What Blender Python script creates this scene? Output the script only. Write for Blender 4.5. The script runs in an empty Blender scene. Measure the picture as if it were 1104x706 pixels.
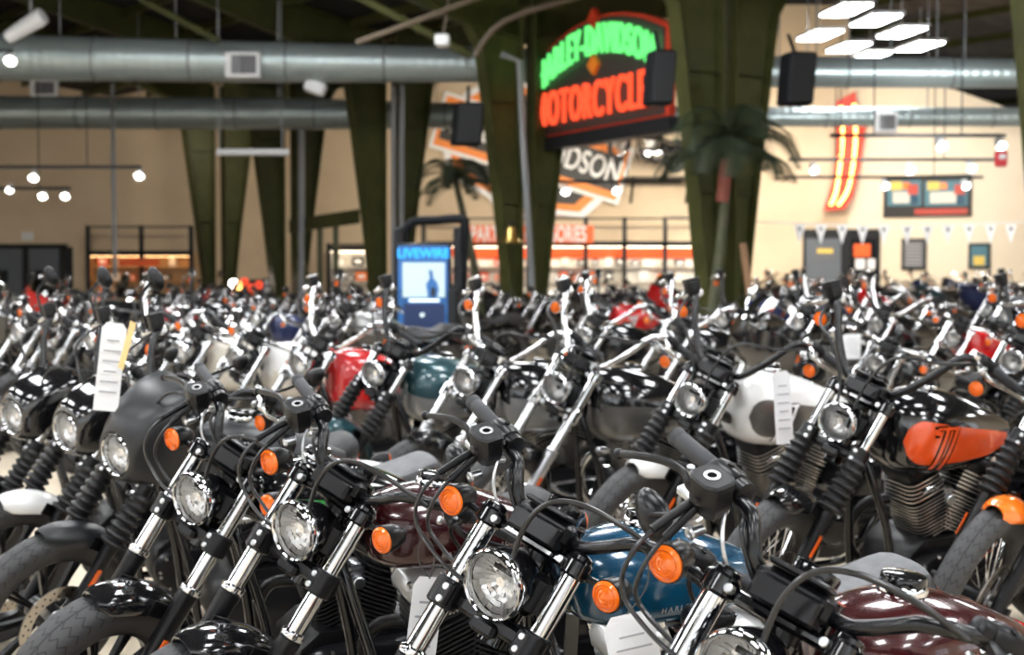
import bpy, math, random
from math import sin, cos, pi, radians as rad, sqrt
from mathutils import Vector as V, Matrix as MX

random.seed(11)
scn = bpy.context.scene
COL = scn.collection

# ------------------------------------------------------------------ materials
MATS = {}
def nodes(name):
    m = bpy.data.materials.new(name); m.use_nodes = True
    nt = m.node_tree
    return m, nt, nt.nodes['Principled BSDF'], nt.links
def mat(name, col, rough=.5, metal=0., coat=0., emit=None, es=0., trans=0., spec=.5, ior=1.5):
    m, nt, b, L = nodes(name)
    b.inputs['Base Color'].default_value = (*col, 1)
    b.inputs['Roughness'].default_value = rough
    b.inputs['Metallic'].default_value = metal
    b.inputs['Coat Weight'].default_value = coat
    b.inputs['Coat Roughness'].default_value = .03
    b.inputs['Specular IOR Level'].default_value = spec
    b.inputs['IOR'].default_value = ior
    b.inputs['Transmission Weight'].default_value = trans
    if emit:
        b.inputs['Emission Color'].default_value = (*emit, 1); b.inputs['Emission Strength'].default_value = es
    MATS[name] = m
    return m
def noise_mix(name, c1, c2, scale, rough=.5, metal=0., coat=0., bump=0., det=4., lo=.35, hi=.65, bscale=None):
    """two tones mixed by object-space noise, optional bump"""
    m = mat(name, c1, rough, metal, coat); nt = m.node_tree; L = nt.links; b = nt.nodes['Principled BSDF']
    tc = nt.nodes.new('ShaderNodeTexCoord'); n = nt.nodes.new('ShaderNodeTexNoise')
    n.inputs['Scale'].default_value = scale; n.inputs['Detail'].default_value = det
    L.new(tc.outputs['Object'], n.inputs['Vector'])
    r = nt.nodes.new('ShaderNodeValToRGB')
    r.color_ramp.elements[0].position = lo; r.color_ramp.elements[1].position = hi
    r.color_ramp.elements[0].color = (*c1, 1); r.color_ramp.elements[1].color = (*c2, 1)
    L.new(n.outputs['Fac'], r.inputs['Fac']); L.new(r.outputs['Color'], b.inputs['Base Color'])
    if bump:
        n2 = nt.nodes.new('ShaderNodeTexNoise'); n2.inputs['Scale'].default_value = bscale or scale * 8
        L.new(tc.outputs['Object'], n2.inputs['Vector'])
        bp = nt.nodes.new('ShaderNodeBump'); bp.inputs['Strength'].default_value = bump; bp.inputs['Distance'].default_value = .002
        L.new(n2.outputs['Fac'], bp.inputs['Height']); L.new(bp.outputs['Normal'], b.inputs['Normal'])
    b.inputs['Specular IOR Level'].default_value = .3 if max(c1) < .06 else .5
    return m

mat('chrome', (.82, .83, .85), .07, 1.)
mat('brushed', (.55, .56, .58), .3, 1.)
mat('steel', (.42, .42, .43), .35, 1.)
mat('bar_black', (.004, .004, .005), .24, 0, 0, spec=.45)
mat('polished_cast', (.72, .72, .72), .27, .6)
mat('letter_grey', (.3, .3, .31), .35, .5)
mat('bronze_steel', (.42, .36, .28), .35, 1.)
mat('black_gloss', (.004, .004, .005), .12, 0, .6, spec=.3)
mat('black_satin', (.006, .006, .007), .28, 0, .0, spec=.25)
noise_mix('black_wrinkle', (.004, .004, .005), (.007, .007, .008), 60, .33, bump=.12, bscale=900)
mat('black_fin', (.012, .012, .013), .42)
mat('silver_fin', (.8, .76, .7), .3, .9)
mat('rubber', (.016, .016, .018), .5, spec=.3)
mat('grip_rubber', (.035, .036, .04), .5, spec=.25)
mat('gaiter', (.009, .009, .01), .4, spec=.3)
mat('cable', (.01, .01, .011), .28)
noise_mix('seat_black', (.018, .018, .019), (.028, .028, .03), 40, .5, bump=.3, bscale=500)
noise_mix('seat_grey', (.085, .088, .094), (.12, .123, .13), 30, .55, bump=.3, bscale=500)
mat('disc', (.5, .46, .4), .3, 1.)
mat('clutch_silver', (.6, .6, .6), .22, 1.)
mat('paper', (.82, .82, .83), .6)
mat('paper_print', (.35, .35, .37), .6)
mat('buff_paper', (.8, .56, .25), .6)
mat('red_lens', (.5, .01, .01), .12, 0, .6)
mat('amber', (.82, .15, .006), .12, 0, .5)
mat('amber_dark', (.6, .09, .004), .2, 0, .4)
mat('emblem', (.75, .75, .76), .25, .6)
# paints
mat('paint', (.006, .006, .007), .12, 0, 1.)
mat('fpaint', (.006, .006, .007), .12, 0, 1.)
mat('accent', (.02, .02, .02), .2, 0, 1.)
mat('accent2', (.02, .02, .02), .2, 0, 1.)
mat('cowlpaint', (.006, .006, .007), .12, 0, 1.)
def paint(n, c, rough=.25, metal=0., coat=1.): return mat(n, c, rough, metal, coat)
paint('p_black', (.006, .006, .007), .12)
paint('p_blue', (.002, .052, .11), .2, .2)
paint('p_maroon', (.042, .002, .003), .2, .15)
paint('p_darkred', (.03, .002, .003), .22, .2)
paint('p_red', (.5, .008, .01), .25)
paint('p_white', (.78, .78, .77), .25)
paint('p_orange', (.95, .19, .008), .25)
paint('p_rust', (.72, .075, .008), .3)
paint('p_teal', (.02, .07, .085), .3, .4)
paint('p_silver', (.28, .28, .28), .3, .6)
paint('p_pewter', (.1, .095, .09), .3, .5)
paint('p_green', (.03, .25, .05), .3)
paint('p_yellow', (.8, .5, .02), .3)
paint('p_cream', (.62, .58, .5), .3)
paint('p_navy', (.008, .02, .09), .3, .3)
paint('p_denim', (.011, .012, .014), .36, 0, .0)
paint('p_gunmetal', (.05, .055, .065), .3, .6)

def mk_glass():
    m, nt, b, L = nodes('clear_lens'); nt.nodes.remove(b)
    out = nt.nodes['Material Output']
    tr = nt.nodes.new('ShaderNodeBsdfTransparent'); gl = nt.nodes.new('ShaderNodeBsdfGlossy'); gl.inputs['Roughness'].default_value = .04
    tr.inputs['Color'].default_value = (1, 1, 1, 1)
    fr = nt.nodes.new('ShaderNodeFresnel'); fr.inputs['IOR'].default_value = 1.5
    mx = nt.nodes.new('ShaderNodeMixShader')
    L.new(fr.outputs[0], mx.inputs[0]); L.new(tr.outputs[0], mx.inputs[1]); L.new(gl.outputs[0], mx.inputs[2]); L.new(mx.outputs[0], out.inputs[0])
    MATS['clear_lens'] = m
mk_glass()
mat('bowl', (1., 1., 1.), .28, .65)

def mk_tyre():
    m = mat('tyre', (.026, .026, .028), .6); nt = m.node_tree; L = nt.links; b = nt.nodes['Principled BSDF']
    uv = nt.nodes.new('ShaderNodeUVMap'); sp = nt.nodes.new('ShaderNodeSeparateXYZ'); L.new(uv.outputs[0], sp.inputs[0])
    def math_(op, a, bb=None):
        n = nt.nodes.new('ShaderNodeMath'); n.operation = op
        for i, x in enumerate((a, bb)):
            if x is None: continue
            if isinstance(x, (int, float)): n.inputs[i].default_value = x
            else: L.new(x, n.inputs[i])
        return n.outputs[0]
    u, v = sp.outputs[0], sp.outputs[1]
    av = math_('ABSOLUTE', math_('SUBTRACT', v, .5))
    z = math_('PINGPONG', math_('MULTIPLY', v, 9.), .5)
    ph = math_('FRACT', math_('ADD', math_('MULTIPLY', u, 42.), math_('MULTIPLY', z, .9)))
    g = math_('LESS_THAN', ph, .16)
    g = math_('MULTIPLY', g, math_('LESS_THAN', av, .27))
    mid = math_('LESS_THAN', av, .012)
    g = math_('MAXIMUM', g, mid)
    mr = nt.nodes.new('ShaderNodeMixRGB'); mr.inputs[1].default_value = (.03, .03, .032, 1); mr.inputs[2].default_value = (.004, .004, .004, 1)
    L.new(g, mr.inputs[0]); L.new(mr.outputs[0], b.inputs['Base Color'])
    bp = nt.nodes.new('ShaderNodeBump'); bp.invert = True; bp.inputs['Strength'].default_value = .6; bp.inputs['Distance'].default_value = .004
    L.new(g, bp.inputs['Height']); L.new(bp.outputs[0], b.inputs['Normal'])
mk_tyre()

# ------------------------------------------------------------------ mesh builder
def spline(pts, k=6):
    pts = [V(p) for p in pts]; out = []
    for i in range(len(pts) - 1):
        p0 = pts[max(i - 1, 0)]; p1 = pts[i]; p2 = pts[i + 1]; p3 = pts[min(i + 2, len(pts) - 1)]
        for j in range(k):
            t = j / k
            out.append(.5 * ((2 * p1) + (p2 - p0) * t + (2 * p0 - 5 * p1 + 4 * p2 - p3) * t * t + (3 * p1 - p0 - 3 * p2 + p3) * t ** 3))
    out.append(pts[-1]); return out
def basis(axis, up=None):
    a = V(axis).normalized()
    u = V(up) if up is not None else (V((0, 0, 1)) if abs(a.z) < .9 else V((1, 0, 0)))
    x = (u - a * u.dot(a)).normalized(); y = a.cross(x)
    return x, y, a
class MB:
    def __init__(s, m='black_satin', M=None):
        s.v = []; s.f = []; s.fm = []; s.uv = {}; s.mats = []; s.M = M; s.use(m)
    def use(s, m):
        if m not in s.mats: s.mats.append(m)
        s.mi = s.mats.index(m); return s
    def pt(s, p):
        p = V(p); s.v.append(tuple(s.M @ p) if s.M else tuple(p)); return len(s.v) - 1
    def face(s, idx, uv=None):
        s.f.append(tuple(idx)); s.fm.append(s.mi)
        if uv: s.uv[len(s.f) - 1] = uv
    def loft(s, rings, cap0=True, cap1=True, closed=True, loop=False, uv=False):
        R = [[s.pt(p) for p in r] for r in rings]; n = len(R[0]); m = len(R)
        for i in range(m if loop else m - 1):
            a, b = R[i], R[(i + 1) % m]
            for j in range(n if closed else n - 1):
                k = (j + 1) % n
                s.face((a[j], a[k], b[k], b[j]), ((i / m, j / n), (i / m, (j + 1) / n), ((i + 1) / m, (j + 1) / n), ((i + 1) / m, j / n)) if uv else None)
        if cap0 and closed: s.face(R[0][::-1])
        if cap1 and closed: s.face(R[-1])
        return s
    def tube(s, pts, r, n=10, k=0, caps=True):
        if k: 
            if isinstance(r, (list, tuple)):
                rr = spline([(x, 0, 0) for x in r], k); r = [q.x for q in rr]
            pts = spline(pts, k)
        pts = [V(p) for p in pts]; m = len(pts)
        if not isinstance(r, (list, tuple)): r = [r] * m
        t0 = (pts[1] - pts[0]).normalized(); x, y, _ = basis(t0); rings = []
        for i in range(m):
            t = (pts[min(i + 1, m - 1)] - pts[max(i - 1, 0)]).normalized()
            x = (x - t * x.dot(t)).normalized(); y = t.cross(x)
            rings.append([pts[i] + (x * cos(2 * pi * j / n) + y * sin(2 * pi * j / n)) * r[i] for j in range(n)])
        return s.loft(rings, caps, caps)
    def lathe(s, prof, O, axis, n=20, cap0=False, cap1=False, loop=False, uv=False, a0=0.):
        x, y, a = basis(axis); O = V(O)
        # rings along the profile, each ring round the axis
        if uv:
            rings = [[O + a * h + (x * cos(2 * pi * j / n) + y * sin(2 * pi * j / n)) * r for (r, h) in prof] for j in range(n)]
            return s.loft(rings, False, False, closed=loop, loop=True, uv=True)
        rings = [[O + a * h + (x * cos(a0 + 2 * pi * j / n) + y * sin(a0 + 2 * pi * j / n)) * max(r, 1e-5) for j in range(n)] for (r, h) in prof]
        return s.loft(rings, cap0, cap1, loop=loop)
    def cyl(s, O, axis, r, h, n=16, bev=0.):
        b = min(bev, r * .5, h * .5)
        prof = [(r - b, 0), (r, b), (r, h - b), (r - b, h)] if b else [(r, 0), (r, h)]
        return s.lathe(prof, O, axis, n, True, True)
    def box(s, c, size, B=None, bev=0., ):
        X, Y, Z = B if B else (V((1, 0, 0)), V((0, 1, 0)), V((0, 0, 1)))
        X, Y, Z = V(X), V(Y), V(Z); c = V(c); hx, hy, hz = [q / 2 for q in size]
        b = min(bev, hx * .9, hy * .9, hz * .9)
        if b <= 0:
            R = [[c + X * sx * hx + Y * sy * hy + Z * sz * hz for sx, sy in ((-1, -1), (1, -1), (1, 1), (-1, 1))] for sz in (-1, 1)]
            return s.loft(R)
        def ring(ix, iy, z):
            o = []
            for sx, sy in ((1, 1), (-1, 1), (-1, -1), (1, -1)):
                p = [(hx - ix, hy - iy - b), (hx - ix - b, hy - iy)]
                if sx * sy < 0: p = p[::-1]
                for q in p: o.append(c + X * sx * q[0] + Y * sy * q[1] + Z * z)
            return o
        return s.loft([ring(b, b, -hz), ring(0, 0, -hz + b), ring(0, 0, hz - b), ring(b, b, hz)])
    def torus(s, O, axis, R, r, n=24, m=8):
        return s.lathe([(R + r * cos(2 * pi * k / m), r * sin(2 * pi * k / m)) for k in range(m)], O, axis, n, loop=True)
    def sphere(s, O, r, n=12, m=8, axis=(0, 0, 1), sc=1.):
        return s.lathe([(r * sin(pi * k / m), -r * sc * cos(pi * k / m)) for k in range(m + 1)], O, axis, n)
    def prism(s, outline, O, B, th, bev=0.):
        X, Y, Z = [V(q) for q in B]; O = V(O)
        R = lambda k, z: [O + X * (p[0] * k) + Y * (p[1] * k) + Z * z for p in outline]
        return s.loft([R(1, 0), R(1, th)])
    def mesh(s, name, angle=38):
        me = bpy.data.meshes.new(name); me.from_pydata(s.v, [], s.f)
        for m in s.mats: me.materials.append(MATS[m])
        me.polygons.foreach_set('material_index', s.fm)
        me.polygons.foreach_set('use_smooth', [True] * len(s.f))
        if s.uv:
            ul = me.uv_layers.new(name='UVMap')
            for fi, u in s.uv.items():
                p = me.polygons[fi]
                for li, q in zip(p.loop_indices, u): ul.data[li].uv = q
        me.validate(); me.update()
        me.set_sharp_from_angle(angle=rad(angle))
        return me
def link(name, me, parent=None, **kw):
    o = bpy.data.objects.new(name, me); COL.objects.link(o); o.parent = parent
    for k, v in kw.items(): o[k] = v
    return o
def empty(name, loc=(0, 0, 0), rot=(0, 0, 0), **kw):
    o = link(name, None, None, **kw); o.location = loc; o.rotation_euler = rot; return o
def text_mesh(body, size, mname, ext=.01, name='text', space=1., bold=0., align='CENTER'):
    cu = bpy.data.curves.new(name, 'FONT'); cu.body = body; cu.size = size; cu.extrude = ext; cu.align_x = align; cu.align_y = 'CENTER'
    cu.space_character = space; cu.offset = bold
    o = bpy.data.objects.new(name, cu); COL.objects.link(o)
    dg = bpy.context.evaluated_depsgraph_get(); dg.update()
    me = bpy.data.meshes.new_from_object(o.evaluated_get(dg)); me.name = name
    me.materials.clear(); me.materials.append(MATS[mname])
    bpy.data.objects.remove(o); bpy.data.curves.remove(cu)
    return me

# ------------------------------------------------------------------ camera
CAMH, PITCH, FPX = 1.5566, .04144, 1700.
def at(px, py, Y):
    """point seen at photo pixel (px, py) at world depth Y"""
    dx, dz = (px - 552) / FPX, (353 - py) / FPX
    d = V((dx, cos(PITCH) + dz * sin(PITCH), -sin(PITCH) + dz * cos(PITCH)))
    return V((0, 0, CAMH)) + d * (Y / d.y)
def at_z(px, py, z):
    dx, dz = (px - 552) / FPX, (353 - py) / FPX
    d = V((dx, cos(PITCH) + dz * sin(PITCH), -sin(PITCH) + dz * cos(PITCH)))
    return V((0, 0, CAMH)) + d * ((z - CAMH) / d.z)
cam = bpy.data.cameras.new('camera'); co = bpy.data.objects.new('camera', cam); COL.objects.link(co)
co.location = (0, 0, CAMH); co.rotation_euler = (pi / 2 - PITCH, 0, 0)
cam.sensor_fit = 'HORIZONTAL'; cam.sensor_width = 36; cam.lens = FPX / 1104 * 36; cam.clip_end = 300
cam.dof.use_dof = True; cam.dof.focus_distance = 3.45; cam.dof.aperture_fstop = 4.6
scn.camera = co
# ------------------------------------------------------------------ the motorcycle
RAKE, STEER, LEAN, YAW = rad(30.2), .525, .1303, 1.125
OFF = .064
def steer_matrix(wr):
    """x = ahead of the fork, y = rider's left, z = up along the fork; origin on the front axle"""
    A = V((-sin(RAKE), 0, cos(RAKE))); P = V((cos(RAKE), 0, sin(RAKE))); L = V((0, 1, 0))
    c, s_ = cos(STEER), sin(STEER)
    P2 = P * c + L * s_; L2 = L * c - P * s_
    O = V((1.495, 0, wr)) - P * OFF + P2 * OFF
    return MX(((P2.x, L2.x, A.x, O.x), (P2.y, L2.y, A.y, O.y), (P2.z, L2.z, A.z, O.z), (0, 0, 0, 1)))
HF = V((cos(RAKE), 0, -sin(RAKE)))      # straight ahead, in fork coordinates
HU = V((sin(RAKE), 0, cos(RAKE)))       # straight up
HL = V((0, 1, 0))

def superellipse(c, X, Y, a, b, p=2.6, n=24, ylo=1.):
    o = []
    for j in range(n):
        t = 2 * pi * j / n; ct, st = cos(t), sin(t)
        x = a * (abs(ct) ** (2 / p)) * (1 if ct >= 0 else -1); y = b * (abs(st) ** (2 / p)) * (1 if st >= 0 else -1)
        if y < 0: y *= ylo
        o.append(V(c) + V(X) * x + V(Y) * y)
    return o
def fender(mb, C, fwd, up, R, hw, skirt, a0, a1, n=20, m=11, th=.005, tip0=.5, tip1=.5):
    """shell over a wheel: angles from up (positive = forward)"""
    C = V(C); side = V(up).cross(V(fwd))
    outer = []; inner = []
    for i in range(n + 1):
        f = i / n; a = a0 + (a1 - a0) * f
        d = V(fwd) * sin(a) + V(up) * cos(a)
        e = min(f / .25, (1 - f) / .25, 1.)
        k = (tip0 if f < .5 else tip1); wsc = k + (1 - k) * sqrt(max(0, 1 - (1 - e) ** 2))
        ro = []; ri = []
        for j in range(m):
            t = -1 + 2 * j / (m - 1)
            w = hw * wsc * sin(t * pi / 2); dr = -skirt * wsc * (1 - cos(t * pi / 2)) 
            ro.append(C + d * (R + dr) + side * w); ri.append(C + d * (R + dr - th) + side * w * .97)
        outer.append(ro); inner.append(ri)
    rings = [o + i[::-1] for o, i in zip(outer, inner)]
    mb.loft(rings)
def wheel_parts(part, C, ax, wr, tw, rimr, kind, M, disc=True, pulley=False):
    """tyre, rim with spokes, disc. C centre, ax axle (rider's left)"""
    out = []
    t = MB('tyre', M); h = wr - rimr; hw = tw / 2
    prof = [(rimr - .012, -hw * .62), (rimr + h * .3, -hw * .92), (rimr + h * .55, -hw), (rimr + h * .78, -hw * .88), (rimr + h * .92, -hw * .6), (wr - .003, -hw * .3), (wr, 0),
            (wr - .003, hw * .3), (rimr + h * .92, hw * .6), (rimr + h * .78, hw * .88), (rimr + h * .55, hw), (rimr + h * .3, hw * .92), (rimr - .012, hw * .62)]
    t.lathe(prof, C, ax, 56, uv=True)
    rimc = 'black_satin' if kind != 'chrome' else 'chrome'
    r = MB(rimc, M)
    r.lathe([(rimr - .03, -hw * .35), (rimr - .012, -hw * .6), (rimr + .008, -hw * .66), (rimr + .008, -hw * .6), (rimr - .006, -hw * .5), (rimr - .006, hw * .5), (rimr + .008, hw * .6), (rimr + .008, hw * .66), (rimr - .012, hw * .6), (rimr - .03, hw * .35)], C, ax, 48, loop=True)
    x, y, a = basis(ax); C = V(C)
    if kind == 'cast':
        r.use('black_satin').lathe([(.02, -.06), (.045, -.06), (.05, -.03), (.05, .03), (.045, .06), (.02, .06)], C, ax, 20, loop=True)
        for k in range(9):
            for dd in (-.055, .055):
                th = 2 * pi * k / 9; d = x * cos(th) + y * sin(th); d2 = x * cos(th + dd) + y * sin(th + dd)
                p0 = C + d * .045; p1 = C + d2 * (rimr - .015)
                e = (p1 - p0).normalized()
                r.box((p0 + p1) / 2, ((p1 - p0).length, .012, .026), (e, a.cross(e), a), .004)
    else:
        r.use('chrome' if kind == 'chrome' else 'black_satin').lathe([(.012, -.07), (.04, -.07), (.042, -.05), (.028, -.045), (.028, .045), (.042, .05), (.04, .07), (.012, .07)], C, ax, 18, loop=True)
        r.use('chrome')
        for k in range(40):
            sd = 1 if k % 2 else -1; th = 2 * pi * k / 40; tw_ = .5 * (1 if (k // 2) % 2 else -1)
            r.tube([C + (x * cos(th) + y * sin(th)) * .038 + a * .047 * sd, C + (x * cos(th + tw_ * .6) + y * sin(th + tw_ * .6)) * (rimr - .02) + a * .01 * sd], .0024, 5)
    r.use('brushed').cyl(C - a * .1, a, .012, .2, 12)
    out.append((part, None, r)); out.append((part, 'tyre', t))
    if disc:
        d = MB('disc', M)
        for z in (.066,):
            d.lathe([(.1, z), (.146, z), (.146, z + .006), (.1, z + .006)], C, ax, 40, loop=True)
            d.use('black_satin')
            for k in range(44):
                th = 2 * pi * k / 22 + (.14 if k >= 22 else 0); rr = .114 if k < 22 else .132
                d.cyl(C + (x * cos(th) + y * sin(th)) * rr + a * (z + .0055), a, .0045, .001, 8)
            d.use('steel')
            for k in range(5):
                th = 2 * pi * k / 5; e = x * cos(th) + y * sin(th)
                d.box(C + e * .075 + a * (z + .002), (.07, .03, .006), (e, a.cross(e), a), .002)
            d.lathe([(.03, z), (.05, z), (.05, z + .008), (.03, z + .008)], C, ax, 20, loop=True)
        out.append((part, 'brake_disc', d))
    if pulley:
        d = MB('black_satin', M); d.lathe([(.06, .085), (.105, .085), (.11, .088), (.11, .116), (.105, .119), (.06, .119)], C, ax, 36, loop=True)
        out.append((part, 'belt_pulley', d))
    return out

def signal(O, F, stalk_from, M, housing, part, k=1.):
    """round amber indicator facing F at O"""
    h = MB(housing, M); F = V(F).normalized(); O = V(O)
    h.lathe([(r * k, z * k) for r, z in [(.001, -.075), (.012, -.072), (.026, -.055), (.034, -.03), (.037, -.005), (.0375, .004), (.034, .004)]], O, F, 22)
    h.use('black_satin' if housing != 'chrome' else 'chrome').tube([stalk_from, (V(stalk_from) + O - F * .03) / 2, O - F * .035], .008, 8)
    l = MB('amber', M)
    l.lathe([(r * k, z * k) for r, z in [(.035, .002), (.034, .008), (.028, .012), (.0265, .0095), (.02, .0145), (.0185, .012), (.011, .016), (.0095, .0135), (.0005, .0165)]], O, F, 22)
    l.use('amber_dark').lathe([(r * k, z * k) for r, z in [(.0285, .0112), (.0275, .0126), (.0255, .0108), (.0245, .0106)]], O, F, 22)
    return [(part, None, h), (part, 'amber_lens', l)]

def headlight(O, M, shell, r=.073, deep=.12):
    out = []; O = V(O)
    b = MB(shell, M)
    b.lathe([(.001, -deep), (r * .45, -deep * .97), (r * .8, -deep * .7), (r * 1.02, -deep * .3), (r * 1.06, -.012), (r * 1.06, 0), (r * .99, 0)], O, HF, 32)
    b.use('black_satin').tube([O - HF * deep * .6 - HU * r * .8, O - HF * deep * .7 - HU * r * 1.5], .014, 8)
    out.append(('headlight', None, b))
    t = MB('chrome', M)
    prof = [(r * 1.09, -.012), (r * 1.115, -.002), (r * 1.1, .01), (r * 1.03, .016), (r * .965, .012), (r * .94, .004), (r * .94, -.004)]
    t.lathe(prof, O, HF, 40)
    out.append(('headlight', 'trim_ring', t))
    # faceted reflector
    rng = random.Random(5); w = MB('bowl', M); n = 26; rad_ = [.16, .28, .4, .53, .66, .8, .94]
    x, y, a = basis(HF)
    for i in range(len(rad_) - 1):
        for j in range(n):
            q = []
            dz = rng.uniform(-.004, .004); tl = rng.uniform(-.005, .005)
            for (ii, jj, sg) in ((i, j, 1), (i, j + 1, -1), (i + 1, j + 1, -1), (i + 1, j, 1)):
                rr = rad_[ii]; th = 2 * pi * jj / n
                q.append(w.pt(O + (x * cos(th) + y * sin(th)) * r * rr + a * (-.04 * (1 - rr * rr) + dz * (1 if ii == i else -1) * .5 + tl * sg * .5 - .003)))
            w.face(q)
    w.use('chrome').lathe([(.001, -.02), (.012, -.02), (.014, -.024), (.016, -.05)], O, HF, 16)
    w.use('bowl').lathe([(r * .3, -.043), (r * .16, -.045)], O, HF, 16)
    w.use('black_satin').box(O + HU * r * .45 - HF * .02, (.05, .012, .004), (HL, HU, HF))
    out.append(('headlight', 'reflector', w))
    g = MB('clear_lens', M)
    g.lathe([(r * .97, .003), (r * .8, .011), (r * .5, .017), (r * .2, .019), (.0005, .0195)], O, HF, 32)
    out.append(('headlight', 'lens', g))
    return out

def cowl(O, M, big):
    """headlight fairing: shell from the round headlight opening back to a squarer edge"""
    O = V(O); mb = MB('cowlpaint', M); n = 40
    dep, hwid, up, dn = (.2, .15, .245, .11) if big else (.19, .128, .185, .105)
    def ring(f, off):
        e = sin(f * pi / 2) if f < 1 else 1.; o = []
        g = f ** 1.5
        for j in range(n):
            t = 2 * pi * j / n; ct, st = cos(t), sin(t); p = 2 + 3.2 * f
            sx = (abs(ct) ** (2 / p)) * (1 if ct >= 0 else -1); sy = (abs(st) ** (2 / p)) * (1 if st >= 0 else -1)
            r0 = .088
            wx = r0 + (hwid - r0) * e; wy = r0 + ((up if st >= 0 else dn) - r0) * e
            back = -dep * g * (1 + (.25 * sy if sy > 0 else .15 * sy))
            o.append(O + HL * (wx - off) * sx + HU * (wy - off) * sy + HF * (back + .012))
        return o
    fs = [0, .08, .2, .35, .5, .65, .8, .92, 1.]
    outer = [ring(f, 0) for f in fs]; inner = [ring(f, .006) for f in fs]
    mb.loft(outer + inner[::-1], False, False, loop=True)
    return mb

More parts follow.
